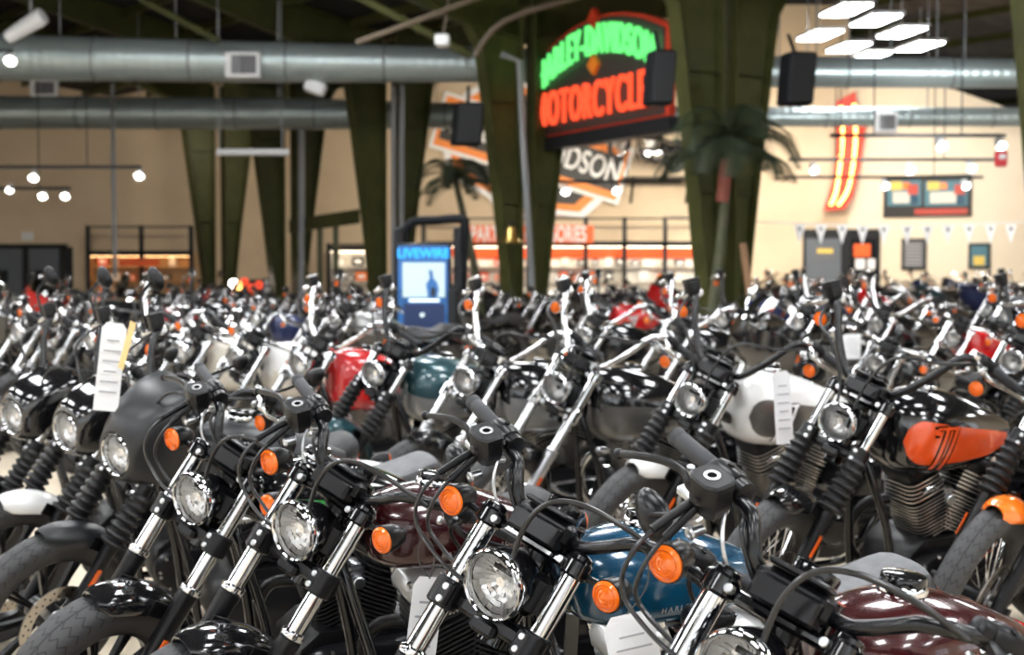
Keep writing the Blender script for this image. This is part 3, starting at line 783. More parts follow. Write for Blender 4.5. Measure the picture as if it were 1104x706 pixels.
    ks = MB('black_satin'); ks.tube([(.62, .14, .2), (.6, .26, .1), (.57, .36, .045)], .011, 10, 3); ks.box((.56, .37, .046), (.05, .03, .01), None, .003)
    P.append(('kickstand', None, ks))
    for s_ in (-1, 1):
        fp = MB('rubber'); fp.tube([(.78, s_ * .16, .25), (.78, s_ * .3, .25)], .018, 10); fp.use('chrome').cyl((.78, s_ * .3 if s_ > 0 else -.31, .25), (0, 1, 0), .02, .01, 12)
        P.append(('footpeg', None, fp))
    for s_ in (-1, 1): P += signal((-.2, s_ * .19, .64), V((-1, 0, 0)), (-.15, s_ * .1, .63), None, 'black_satin', 'turn_signal')
    if o.get('tour'):
        wf = MB('paint', M)
        rows = []
        for i in range(9):
            a = -1.25 + 2.5 * i / 8
            rows.append([hl + HL * (.3 * sin(a) * k) + HF * (.1 * cos(a) * k - .02) + HU * z for z, k in ((-.12, .55), (-.05, .95), (.08, 1.), (.2, .9))])
        back = [[p - HF * .03 for p in r] for r in rows]
        wf.loft([r + b[::-1] for r, b in zip(rows, back)])
        P.append(('fairing', None, wf))
        ws = MB('clear_lens', M)
        rows = [[hl + HL * (.3 * sin(-1. + 2 * i / 8) * k) + HF * (.1 * cos(-1. + 2 * i / 8) * k - .02 - d) + HU * z for z, k, d in ((.2, .85, 0), (.32, .75, .06), (.4, .6, .1))] for i in range(9)]
        back = [[p - HF * .006 for p in r] for r in rows]
        ws.loft([r + b[::-1] for r, b in zip(rows, back)]); P.append(('windscreen', None, ws))
        for s_ in (-1, 1):
            sb = MB('paint'); sb.loft([superellipse((x, s_ * .26, .45), V((0, 1, 0)), V((0, 0, 1)), .1 * k, .15 * k, 3.5, 20) for x, k in ((.22, .7), (.2, .95), (.1, 1), (-.25, 1), (-.36, .9), (-.38, .7))])
            P.append(('saddlebag', None, sb))
        if o['tour'] == 'trunk':
            tk = MB('paint'); tk.loft([superellipse((-.2, 0, z), V((1, 0, 0)), V((0, 1, 0)), .22 * k, .3 * k, 4, 24) for z, k in ((.8, .8), (.82, .97), (.95, 1), (1.05, .97), (1.08, .8))])
            P.append(('luggage_trunk', None, tk))
    return P

BASE = dict(wr=.32, ftw=.13, frim=.215, fkind='cast', fork_l=.124, fork_r=.0245, tube_mat='chrome', slider_mat='black_satin', slider_top=.385, gaiter=False, clamp='black',
            hl=(.053, 0, .623), hl_shell='black_gloss', bars='riser', bar_mat='black_gloss', signals='fork', mirror='under', tank='peanut', graphic='stripes')
STY = {
 'riser': dict(BASE),
 'riser_letter': dict(BASE, graphic='lettering'),
 'riser_grey': dict(BASE, graphic='lettering', seat_grey=True),
 'cowl': dict(BASE, wr=.33, ftw=.105, frim=.245, fork_l=.105, fork_r=.0205, gaiter=True, slider_top=.33, hl=(.1, 0, .62), cowl='mini', bars='apes', signals='bar', mirror='up', tank='sport', graphic=None),
 'cowl_big': dict(BASE, wr=.33, ftw=.105, frim=.245, fork_l=.105, fork_r=.0205, gaiter=True, slider_top=.33, hl=(.1, 0, .62), cowl='big', bars='apes', signals='bar', mirror='up', tank='sport', graphic=None, seat_grey=True),
 'one': dict(BASE, hl_r=.064, wr=.335, ftw=.1, frim=.245, fkind='laced', fork_l=.105, fork_r=.0205, gaiter=True, slider_top=.33, hl=(.07, 0, .62), hl_shell='black_gloss', bars='apes', signals='bar', mirror='none', tank='sport', graphic='one', fin='silver_fin', rocker='black_satin', seat='two'),
 'gaiter': dict(BASE, hl_r=.064, wr=.335, ftw=.1, frim=.245, fkind='laced', fork_l=.105, fork_r=.0205, gaiter=True, slider_top=.33, hl=(.07, 0, .62), bars='apes', signals='bar', mirror='none', tank='big', graphic=None, two_tone=.80, fin='silver_fin', seat='two'),
 'apes': dict(BASE, hl_r=.064, wr=.335, ftw=.095, frim=.25, fkind='chrome', fork_l=.105, fork_r=.022, slider_mat='brushed', slider_top=.36, clamp='chrome', hl=(.075, 0, .62), hl_shell='chrome', bars='apes', bar_mat='chrome', signals='bar', mirror='none', tank='big', graphic=None, two_tone=.82, fin='silver_fin', rocker='chrome', primary='chrome', derby='chrome', exhaust='chrome', aircleaner='chrome', seat='two'),
 'low': dict(BASE, hl_r=.064, wr=.33, ftw=.11, frim=.24, fkind='chrome', fork_l=.11, fork_r=.022, slider_mat='brushed', slider_top=.36, clamp='chrome', hl=(.075, 0, .62), hl_shell='chrome', bars='drag', bar_mat='chrome', signals='bar', mirror='none', tank='big', graphic=None, two_tone=.82, fin='silver_fin', rocker='chrome', primary='chrome', derby='chrome', exhaust='chrome', aircleaner='chrome', seat='two'),
 'tour': dict(BASE, wr=.33, ftw=.12, frim=.22, fkind='cast', fork_l=.115, fork_r=.024, clamp='chrome', slider_mat='brushed', hl=(.1, 0, .64), hl_shell='chrome', bars='drag', bar_mat='chrome', signals='fork', mirror='up', tank='big', graphic=None, two_tone=0, rocker='chrome', primary='chrome', derby='chrome', exhaust='chrome', seat='two', tour='bags'),
 'trunk': dict(BASE, wr=.33, ftw=.12, frim=.22, fkind='cast', fork_l=.115, fork_r=.024, clamp='black', hl=(.1, 0, .64), hl_shell='black_gloss', bars='drag', bar_mat='black_gloss', signals='fork', mirror='none', tank='big', graphic=None, two_tone=0, seat='two', tour='trunk'),
}
FAR = {'front_fender': 'front_wheel', 'fork_leg': 'fork', 'triple_clamp': 'fork', 'riser': 'handlebar', 'switch_housing': 'handlebar', 'brake_lever': 'handlebar', 'clutch_lever': 'handlebar', 'brake_master_cylinder': 'handlebar', 'control_cable': 'handlebar', 'cable_boot': 'handlebar',
       'exhaust_pipe': 'engine', 'frame': 'engine', 'swingarm': 'rear_wheel', 'drive_belt': 'rear_wheel', 'tail_light': 'rear_fender', 'shock_absorber': 'rear_wheel', 'side_cover': 'engine', 'kickstand': 'engine', 'footpeg': 'engine', 'turn_signal': 'turn_signal', 'mirror': 'handlebar'}
CACHE = {}; BIKES = []
def wrap_text(spec):
    _, body, size, m, side_pt, xc, zc, sd = spec
    me = text_mesh(body, size, m, 0., 'tank_lettering', 1.5, .0006)
    for v in me.vertices:
        p = side_pt(xc - v.co.x * sd, zc + v.co.y + v.co.x * .06, .002, sd); v.co = p
    me.update(); return me
def get_style(sty, lod):
    key = (sty, lod)
    if key in CACHE: return CACHE[key]
    o = STY[sty]; P = build_bike(o); out = []
    if lod == 0:
        last = None
        for part, sub, mb in P:
            me = wrap_text(mb) if isinstance(mb, tuple) else mb.mesh(sub or part)
            out.append((part, sub, me))
    else:
        groups = {}
        order = []
        cnt = {}
        cur = None
        for part, sub, mb in P:
            if isinstance(mb, tuple): continue
            if lod == 1:
                if sub is None: cnt[part] = cnt.get(part, 0) + 1
                k = (part, cnt[part])
                if part in ('control_cable', 'cable_boot', 'triple_clamp'): k = (part, 1)
            else:
                if sub is None and part == 'turn_signal': cnt[part] = cnt.get(part, 0) + 1
                k = (FAR.get(part, part), cnt.get(part, 1))
            groups.setdefault(k, []).append(mb)
        for k, L in groups.items():
            g = MB(L[0].mats[0])
            for mb in L:
                off = len(g.v); g.v += mb.v
                mi = []
                for mm in mb.mats: g.use(mm); mi.append(g.mi)
                for i, f in enumerate(mb.f):
                    if i in mb.uv: g.uv[len(g.f)] = mb.uv[i]
                    g.f.append(tuple(q + off for q in f)); g.fm.append(mi[mb.fm[i]])
            out.append((k[0], None, g.mesh(k[0])))
    CACHE[key] = out
    return out
def bike_at(px, py, sty, yaw=YAW, sc=1.):
    """floor position that puts this motorcycle's headlight at the given photo pixel"""
    o = STY[sty]; h = (steer_matrix(o['wr']) @ V(o['hl'])) * sc
    y2 = h.y * cos(LEAN) + h.z * sin(LEAN); z2 = h.z * cos(LEAN) - h.y * sin(LEAN)
    w = at_z(px, py, z2); F = V((-sin(yaw), -cos(yaw), 0)); Lw = V((cos(yaw), -sin(yaw), 0)); Lw = V((-F.y, F.x, 0))
    return V((w.x, w.y, 0)) - F * h.x - Lw * y2
def place_bike(sty, lod, loc, yaw, label, group, cols, sc=1.):
    F = (-sin(yaw), -cos(yaw))
    root = empty('motorcycle', (loc[0], loc[1], 0), (-LEAN, 0, math.atan2(F[1], F[0])), label=label, category='motorcycle', group=group)
    root.scale = (sc, sc, sc); par = {}; BIKES.append((root, sty, sc, V((loc[0], loc[1], 0)), yaw))
    for part, sub, me in get_style(sty, lod):
        ob = link(sub or part, me, par[part] if sub else root)
        if not sub: par[part] = ob
        for sl in ob.material_slots:
            if sl.material and sl.material.name in cols:
                nm = cols[sl.material.name]; sl.link = 'OBJECT'; sl.material = MATS[nm]
    return root
# ------------------------------------------------------------------ the hall
noise_mix('concrete', (.52, .44, .33), (.62, .53, .41), 1.2, .38, bump=.08, bscale=40)
noise_mix('wall_tan', (.62, .49, .34), (.68, .55, .39), .8, .7)
noise_mix('wall_pale', (.74, .63, .47), (.78, .67, .51), .8, .7)
noise_mix('olive', (.042, .046, .013), (.06, .064, .018), 3, .45, bump=.05)
noise_mix('roof_dark', (.012, .012, .013), (.025, .024, .023), 1.5, .8, bump=.3, bscale=6)
noise_mix('roof_brown', (.10, .085, .07), (.15, .13, .11), 1.5, .8, bump=.3, bscale=6)
mat('dark_steel', (.014, .015, .017), .45, spec=.25)
mat('grey_door', (.1, .115, .135), .5)
mat('pipe_tan', (.11, .085, .06), .5, spec=.2)
mat('pipe_grey', (.22, .23, .24), .45, .3)
mat('white_metal', (.75, .76, .77), .4)
mat('vent_dark', (.12, .12, .13), .5)
mat('black_box', (.005, .006, .008), .6, spec=.15)
mat('panel_light', (1, 1, 1), .5, emit=(.96, .98, 1.), es=38.)
mat('lamp_light', (1, 1, 1), .5, emit=(1., .95, .86), es=45.)
mat('niche_light', (1, 1, 1), .5, emit=(1., .84, .62), es=11.)
mat('niche_amber', (1, 1, 1), .5, emit=(1., .6, .25), es=7.)
mat('niche_wood', (.55, .36, .18), .6)
mat('niche_white', (.8, .77, .72), .6)
mat('orange_band', (.85, .12, .02), .5)
mat('sign_orange', (.9, .25, .02), .45)
mat('sign_black', (.012, .012, .012), .5)
mat('sign_white', (.85, .85, .86), .45)
mat('neon_green', (0, .1, .02), .4, emit=(.16, 1., .22), es=1.35)
mat('neon_red', (.2, .01, .0), .4, emit=(1., .085, .03), es=1.6)
mat('neon_amber', (.2, .05, .0), .4, emit=(1., .5, .12), es=9.)
mat('sign_red', (.5, .035, .012), .45, emit=(.6, .05, .02), es=.08)
mat('marquee_face', (.04, .035, .03), .5)
mat('screen_blue', (.02, .06, .16), .3, emit=(.03, .16, .45), es=.8)
mat('screen_pale', (.3, .4, .4), .3, emit=(.5, .66, .66), es=.8)
mat('screen_dark', (.01, .02, .05), .3, emit=(.01, .02, .07), es=1.)
mat('screen_cyan', (.02, .2, .4), .3, emit=(.02, .38, .95), es=1.7)
mat('screen_white', (.5, .6, .6), .3, emit=(.8, .95, 1.), es=1.4)
mat('menu_yellow', (.7, .5, .1), .5); mat('menu_cyan', (.06, .17, .22), .5); mat('menu_red', (.45, .05, .03), .5)
noise_mix('palm_green', (.012, .02, .008), (.022, .034, .013), 5, .6)
noise_mix('palm_trunk', (.05, .06, .025), (.075, .07, .04), 5, .7)
mat('trunk_red', (.22, .06, .04), .7)
mat('wood', (.3, .17, .09), .6)
mat('brass', (.7, .5, .16), .3, 1.)
mat('plastic_red', (.55, .02, .03), .4)
def duct_mat():
    m = mat('duct', (.4, .47, .47), .36, .55); nt = m.node_tree; L = nt.links; b = nt.nodes['Principled BSDF']
    tc = nt.nodes.new('ShaderNodeTexCoord'); w = nt.nodes.new('ShaderNodeTexWave'); w.wave_type = 'BANDS'; w.bands_direction = 'X'
    w.inputs['Scale'].default_value = 1.6; w.inputs['Distortion'].default_value = .0
    L.new(tc.outputs['Object'], w.inputs['Vector'])
    bp = nt.nodes.new('ShaderNodeBump'); bp.inputs['Strength'].default_value = .25; bp.inputs['Distance'].default_value = .02
    L.new(w.outputs['Fac'], bp.inputs['Height']); L.new(bp.outputs[0], b.inputs['Normal'])
duct_mat()

U, N = V((.56, -.83, 0)).normalized(), V((.83, .56, 0)).normalized()
def struct(name, mb, angle=38): return link(name, mb.mesh(name, angle), None, kind='structure')
def thing(name, label, cat, mb=None, group=None, loc=None):
    if mb is None: o = empty(name, loc or (0, 0, 0), label=label, category=cat)
    else: o = link(name, mb.mesh(name), None, label=label, category=cat)
    if group: o['group'] = group
    return o
def part(name, mb, parent, label=None):
    o = link(name, mb.mesh(name), parent)
    if parent.type == 'EMPTY' and parent.location.length: o.matrix_parent_inverse = MX.Translation(-parent.location)
    if label: o['label'] = label
    return o

XL, XR, YB, YF = -21., 22., -9., 46.
f = MB('concrete'); f.box(((XL + XR) / 2, (YB + YF) / 2, -.1), (XR - XL + 1, YF - YB + 1, .2)); struct('floor', f)
w = MB('wall_tan'); cx = at(915, 200, YF).x
w.box(((XL + cx) / 2, YF + .1, 4.5), (cx - XL, .2, 9)); struct('wall_back', w)
# end wall right of the corner: comes towards us, its top follows the roof slope
w = MB('wall_pale'); d = V((.86, -.51, 0)).normalized(); nb = V((.51, .86, 0)).normalized()
c0 = V((cx, YF, 0)); L_ = 12.2
w.loft([[c0 + nb * t, c0 + d * L_ + nb * t, c0 + d * L_ + nb * t + V((0, 0, 3.2)), c0 + d * 5. + nb * t + V((0, 0, 5.6)), c0 + nb * t + V((0, 0, 7.6))] for t in (0, .2)])
struct('wall_right', w)
w = MB('wall_tan'); w.box((XL - .1, (YB + YF) / 2, 4.5), (.2, YF - YB, 9)); struct('wall_left', w)
w = MB('wall_pale'); w.box((XR + .1, (YB + 39.) / 2, 4.5), (.2, 39. - YB, 9)); struct('wall_east', w)
mat('wall_white', (.8, .8, .79), .7)
w = MB('wall_white'); w.box(((XL + XR) / 2, YB - .1, 4.5), (XR - XL, .2, 9)); struct('wall_front', w)

# unseen glowing panels added beside and behind the viewer for fill and chrome reflections
mat('window_light', (.8, .9, 1.), .3, emit=(.86, .94, 1.), es=1.4)
wn = 0
def window(c, ax, w_, h_):
    global wn; wn += 1
    ax = V(ax); n_ = ax.cross(V((0, 0, 1))); r = MB('dark_steel'); B = (ax, n_, V((0, 0, 1)))
    for sx in (-1, -.33, .33, 1): r.box(V(c) + ax * sx * w_ / 2, (.08, .1, h_ + .08), B)
    for sz in (-1, 0, 1): r.box(V(c) + V((0, 0, sz * h_ / 2)), (w_ + .08, .1, .08), B)
    o = link('window_%d' % wn, r.mesh('window_frame'), None, kind='structure')
    g = MB('window_light'); g.box(V(c), (w_, .03, h_), B); link('pane', g.mesh('pane'), o)
for y in (-5, 0, 5, 10, 15): window((XL + .06, y, 2.6), (0, 1, 0), 3.6, 2.8)
for x in (-15, -9, -3, 3, 9, 15): window((x, YB + .06, 2.7), (1, 0, 0), 4.2, 2.8)
for y in (-5, 1, 7): window((XR - .06, y, 2.8), (0, 1, 0), 3.6, 2.6)
# columns: pairs of tapered steel columns under the valley between two roofs
PAIRS = [(236, 41.), (311, 37.3), (420, 33.), (566, 28.5), (779, 24.), (1147, 19.5)]
def colpos(px, Y): return V(((px - 552) / FPX * Y, Y, 0))
VAL = []
for px, Y in PAIRS:
    p = colpos(px, Y); VAL.append(p)
    for sd in (-1, 1):
        m = MB('olive'); fw = .15
        inner = p + N * sd * (.14 if Y > 30 else .13)
        prof = [(0., .2), (1., .26), (2.5, .44), (4.4, .71), (5.35, .86), (5.7, 1.1), (6.1, 1.9)]
        # web
        rings = [[inner + N * sd * a + U * t + V((0, 0, z)) for a, t in ((.02, -.012), (wd, -.012), (wd, .012), (.02, .012))] for z, wd in prof]
        m.loft(rings)
        m.box(inner + N * sd * .01 + V((0, 0, 3.05)), (.02, 2 * fw, 6.1), (N, U, V((0, 0, 1))))
        m.loft([[inner + N * sd * (wd + a) + U * t + V((0, 0, z)) for a, t in ((-.01, -fw), (.014, -fw), (.014, fw), (-.01, fw))] for z, wd in prof])
        m.box(inner + N * sd * .12 + V((0, 0, .015)), (.34, .4, .03), (N, U, V((0, 0, 1))))
        for z in (2.6, 4.4):
            m.box(inner + N * sd * (.22 if z < 4 else .35) + V((0, 0, z)), (.4 if z < 4 else .66, .2, .015), (N, U, V((0, 0, 1))))
        struct('column', m)
        b = MB('olive'); run = 13 if sd < 0 else 15
        st = inner + N * sd * .02
        q0 = V((0, 0, 5.1)); 
        def sec(a, zt, dp): return [st + N * sd * a + U * t + V((0, 0, z)) for t, z in ((-.11, zt - dp), (.11, zt - dp), (.11, zt - dp + .02), (.012, zt - dp + .02), (.012, zt - .02), (.11, zt - .02), (.11, zt), (-.11, zt), (-.11, zt - .02), (-.012, zt - .02), (-.012, zt - dp + .02), (-.11, zt - dp + .02))]
        b.loft([sec(a, 6.3 + .22 * a, dp) for a, dp in ((0, .75), (1.2, .85), (4., .62), (run * .6, .5), (run, .6))])
        struct('beam', b)
pv = VAL[3]; n0 = pv.dot(N)
# roof decks: near building and far building
def roof(name, a0, a1, z0, z1, mm, s0=-40., s1=44.):
    m = MB(mm); base = pv - N * 0
    r = [[pv + N * a + U * s + V((0, 0, z + t)) for a, z in ((a0, z0), (a1, z1)) for t in ((0, .12) if a == a0 else (.12, 0))] for s in (s0, s1)]
    m.loft(r)
    for k in range(9):
        f_ = (k + .5) / 9; a = a0 + (a1 - a0) * f_; z = z0 + (z1 - z0) * f_
        m.use('olive').box(pv + N * a + U * (s0 + s1) / 2 + V((0, 0, z - .1)), (.08, s1 - s0, .18), (N, U, V((0, 0, 1))))
    return struct(name, m)
roof('ceiling_near', 0, -13, 6.35, 9.2, 'roof_dark'); roof('ceiling_near_slope', -13, -34, 9.2, 5.4, 'roof_dark')
roof('ceiling_far', 0, 15, 6.35, 9.65, 'roof_brown'); roof('ceiling_far_slope', 15, 32, 9.65, 6.0, 'roof_brown')

# high bay light panels: groups of four over the near building
def light_group(loc, ang, label, group):
    root = thing('ceiling_light', label, 'ceiling light', None, group, loc)
    root.rotation_euler = (0, 0, ang)
    if 'lg' not in CACHE:
        fr = MB('white_metal')
        for k in range(4): fr.box(((k - 1.5) * .62, 0, .05), (.46, 1.5, .07), None, .01)
        fr.box((0, .5, .1), (2.6, .05, .05)); fr.box((0, -.5, .1), (2.6, .05, .05))
        for sx in (-1, 1): fr.tube([(sx * 1.2, 0, .1), (sx * 1.2, 0, 1.2)], .012, 6)
        pn = []
        for k in range(4):
            m = MB('panel_light'); m.box(((k - 1.5) * .62, 0, .008), (.36, 1.4, .012)); pn.append(m.mesh('lamp_panel'))
        CACHE['lg'] = (fr.mesh('light_frame'), pn)
    fr, pn = CACHE['lg']
    link('light_frame', fr, root)
    for m in pn: link('lamp_panel', m, root)
ang = math.atan2(U.y, U.x)
LG = []
for i in range(-3, 8):
    for j in range(-3, 4):
        p = V((0, 2.5, 0)) + U * (j * 5.6 - 2) + N * (i * 4.6)
        if not (XL + 2 < p.x < XR - 2 and YB + 1.5 < p.y < 30): continue
        a = p.dot(N) - n0
        if a > 8: continue
        zr = (6.35 + .22 * abs(a)) if a > -13 else (9.2 - .18 * (-13 - a))
        zz = max(zr - .9, 5.6)
        if abs(a) < 1.6: continue
        # keep the view clear: only where the photo shows no fixture out of frame
        if p.y > 3 and abs(p.x) < .36 * p.y + 1.5 and (zz - CAMH) / p.y < .20: continue
        light_group((p.x, p.y, zz), ang, 'group of four white light panels hanging under the dark roof near the front rows', 'light panels over the front rows')
# lit panels under the far roof
for k, (px, py) in enumerate([(912, 12), (944, 23), (972, 36), (992, 51), (884, 39), (915, 52), (938, 61)]):
    c = at_z(px, py, 7.); m = MB('panel_light'); dr = V((.55, -.1, 0))
    m.loft([[c + V((sx * .3 + sy * -.1, sy * .75, z)) for sx, sy in ((-1, -1), (1, -1), (1, 1), (-1, 1))] for z in (0, .03)])
    m.use('white_metal').loft([[c + V((sx * .36 + sy * -.1, sy * .85, z)) for sx, sy in ((-1, -1), (1, -1), (1, 1), (-1, 1))] for z in (.031, .1)])
    m.tube([c + V((0, 0, .1)), c + V((0, 0, 1.))], .012, 6)
    nm = ['farthest up of the longer string', 'second down the longer string', 'third down the longer string', 'lowest of the longer string', 'topmost of the shorter string', 'middle of the shorter string', 'lowest of the shorter string'][k]
    thing('ceiling_light', 'bright white ceiling panel above the right hand duct, ' + nm, 'ceiling light', m, 'bright panels above the far ducts')

# ducts
def duct(label, Y, pts, hang=()):
    """pts: (px, py, radius)"""
    P = [at(px, py, Y) for px, py, r in pts]
    root = thing('air_duct', label, 'air duct', None, None, P[0])
    m = MB('duct'); m.tube(P, [r for _, _, r in pts], 28)
    m.use('pipe_grey')
    n = len(P)
    for i in range(n - 1):
        k = max(2, int((P[i + 1] - P[i]).length / 1.6))
        for j in range(k):
            c = P[i].lerp(P[i + 1], j / k); r = pts[i][2] + (pts[i + 1][2] - pts[i][2]) * j / k
            m.torus(c, P[i + 1] - P[i], r + .005, .02, 28, 6)
    part('duct_shell', m, root)
    for px in hang:
        h = MB('pipe_grey')
        for i in range(n - 1):
            if pts[i][0] <= px <= pts[i + 1][0]:
                f = (px - pts[i][0]) / (pts[i + 1][0] - pts[i][0]); c = P[i].lerp(P[i + 1], f)
                h.tube([c + V((0, 0, pts[i][2] * .9)), c + V((0, 0, 2.6))], .014, 6); part('hanger_rod', h, root)
    return root, P
def vent(root, px, py, Y, wpx, hpx, yo):
    c = at(px, py, Y - yo); s = (Y - yo) / FPX
    m = MB('white_metal'); m.box(c, (wpx * s, .16, hpx * s), None, .02); o = part('vent_grille', m, root)
    g = MB('vent_dark')
    for k in range(7): g.box(c + V(((-.32 + .05 * k) * wpx * s * .9, -.085, 0)), (wpx * s * .03, .02, hpx * s * .7))
    g.box(c + V((wpx * s * .17, -.083, 0)), (wpx * s * .44, .01, hpx * s * .7)); part('louvre', g, o)
d1, P1 = duct('large galvanised spiral duct, the upper and nearer of the two', 30., [(-420, 56, .48), (0, 62, .43), (310, 67.5, .38), (520, 70, .33), (800, 77, .3), (1250, 80, .27)], (35, 65, 190, 235, 300, 840, 880, 915, 960, 1010, 1040))
vent(d1, 262, 70, 30., 38, 28, .42)
d2, P2 = duct('slimmer galvanised duct hanging lower and behind the large one', 35., [(-420, 118, .37), (0, 121, .36), (340, 123, .34), (480, 124.5, .28), (800, 126, .22), (1250, 126, .2)], (150, 300, 470, 870, 1000))
vent(d2, 48, 95, 35., 30, 18, .3)
vent(d2, 955, 132, 35., 24, 22, .25)

# back wall furniture
def slab_px(mb, x0, y0, x1, y1, Y, th=.05, off=0.):
    a, b = at(x0, y1, Y), at(x1, y0, Y)
    mb.box(((a.x + b.x) / 2, Y - th / 2 - off, (a.z + b.z) / 2), (abs(b.x - a.x), th, abs(b.z - a.z)))
YW = YF
# grey double doors at the left
root = empty('door_1'); root['kind'] = 'structure'
m = MB('dark_steel'); slab_px(m, -60, 263, 73, 268, YW, .12); slab_px(m, 66, 266, 73, 325, YW, .12); slab_px(m, 26, 266, 32, 325, YW, .12)
m.box((at(5, 300, YW).x, YW - .02, 1.0), (4., .03, 2.0)); link('door_frame', m.mesh('door_frame'), root)
for x0, x1 in ((-50, 25), (32, 65)):
    m = MB('grey_door'); z1 = at(0, 268, YW).z; a, b = at(x0, 300, YW).x, at(x1, 300, YW).x
    m.box(((a + b) / 2, YW - .08, z1 / 2), (b - a, .06, z1), None, .01)
    m.use('dark_steel').box(((a + b) / 2, YW - .12, 1.15), ((b - a) * .6, .02, .35))
    link('door_leaf', m.mesh('door_leaf'), root)
m = MB('white_metal'); slab_px(m, 24, 250, 36, 259, YW + .01, .06); thing('notice_plate', 'small white plate on the tan wall above the grey double doors', 'sign', m)

def storefront(label, x0, x1, ytop, ybar, posts, band, goods_seed, sign=None, warm=False):
    NW, NL = ('niche_wood', 'niche_amber') if warm else ('niche_white', 'niche_light')
    """framed lit display bay standing against the back wall"""
    zt, zb = at(0, ytop, YW - .8).z, at(0, ybar, YW - .8).z
    X0, X1 = at(x0, 0, YW - .8).x, at(x1, 0, YW - .8).x
    root = thing('display_bay', label, 'display bay', None, None, ((X0 + X1) / 2, YW - .8, 0))
    m = MB('dark_steel'); th = .12
    for px in posts:
        x = at(px, 0, YW - .8).x; m.box((x, YW - .8, zt / 2), (th, th, zt))
    m.box(((X0 + X1) / 2, YW - .8, zb), (X1 - X0, th, .16)); m.box(((X0 + X1) / 2, YW - .8, zt - .04), (X1 - X0, .05, .05))
    part('bay_frame', m, root)
    b = MB(NW); b.box(((X0 + X1) / 2, YW - .03, zb / 2), (X1 - X0, .04, zb)); b.box(((X0 + X1) / 2, YW - .4, zb - .02), (X1 - X0, .76, .03))
    for x in (X0, X1): b.box((x, YW - .4, zb / 2), (.04, .76, zb))
    part('back_panel', b, root)
    s = MB(NW)
    for z in (.55, 1.0, 1.42): s.box(((X0 + X1) / 2, YW - .22, z), (X1 - X0 - .1, .34, .03))
    part('shelf', s, root)
    l = MB(NL); l.box(((X0 + X1) / 2, YW - .66, zb - .07), (X1 - X0 - .1, .12, .05)); part('light_strip', l, root)
    if band:
        o = MB('orange_band'); o.box(((X0 + X1) / 2, YW - .1, zb - .26), (X1 - X0 - .1, .06, .3)); part('header_band', o, root)
    rng = random.Random(goods_seed); k = 0
    x = X0 + .3; names = [('shirt_box', 'p_white'), ('shirt_box', 'p_orange'), ('shirt_box', 'p_black'), ('shirt_box', 'p_rust'), ('shirt_box', 'p_cream')]
    for z in (1.015, 1.435):
        x = X0 + .3
        while x < X1 - .3:
            nm, mm = rng.choice(names); ww = rng.uniform(.18, .34); hh = rng.uniform(.16, .3)
            g = MB(mm); g.box((x, YW - .22, z + hh / 2), (ww, .2, hh), None, .02); g.use('sign_white').box((x, YW - .322, z + hh * .5), (ww * .6, .01, hh * .4))
            thing('boxed_merchandise', 'small boxed goods on the lit shelves, ' + label.split(',')[0], 'box', g, 'boxed goods on the display shelves')
            x += ww + rng.uniform(.08, .3)
    return root
storefront('black framed display bay at far left, lit orange within', 91, 205, 243, 273, (92, 150, 204), False, 1, warm=True)
m = MB('orange_band'); slab_px(m, 128, 279, 172, 287, YW - .9, .05); thing('hanging_sign', 'orange sign over the black framed bay beside the grey doors', 'sign', m)
storefront('white display bay behind the olive stair frame', 352, 404, 262, 268, (353, 403), False, 2)
storefront('long display bay with orange header band, behind the kiosk and palm', 455, 782, 234, 263, (456, 540, 632, 674, 718, 780), True, 3)
# lettering above the long bay
c = at(570, 253, YW - .93)
o = link('wall_lettering', text_mesh('PARTS & ACCESSORIES', .62, 'sign_white', .03, 'wall_lettering', 1.05, .012), None, label='white capitals on an orange strip above the long lit display bay', category='sign')
o.location = c; o.rotation_euler = (pi / 2, 0, 0); o.scale = (.5, 1, 1)
o.data.transform(MX.Identity(4))
m = MB('orange_band'); slab_px(m, 498, 243, 640, 262, YW - .87, .03); q = thing('sign_strip', 'orange strip carrying the white capitals above the long bay', 'sign', m)
# dark counter behind the aisle
m = MB('dark_steel'); c = at(600, 340, 31.); m.box((c.x, 31., .45), (4.2, .6, .9), None, .03); m.use('black_box').box((c.x, 31., .92), (4.3, .7, .05), None, .01)
thing('counter', 'low black counter behind the middle pair of olive columns', 'counter', m)

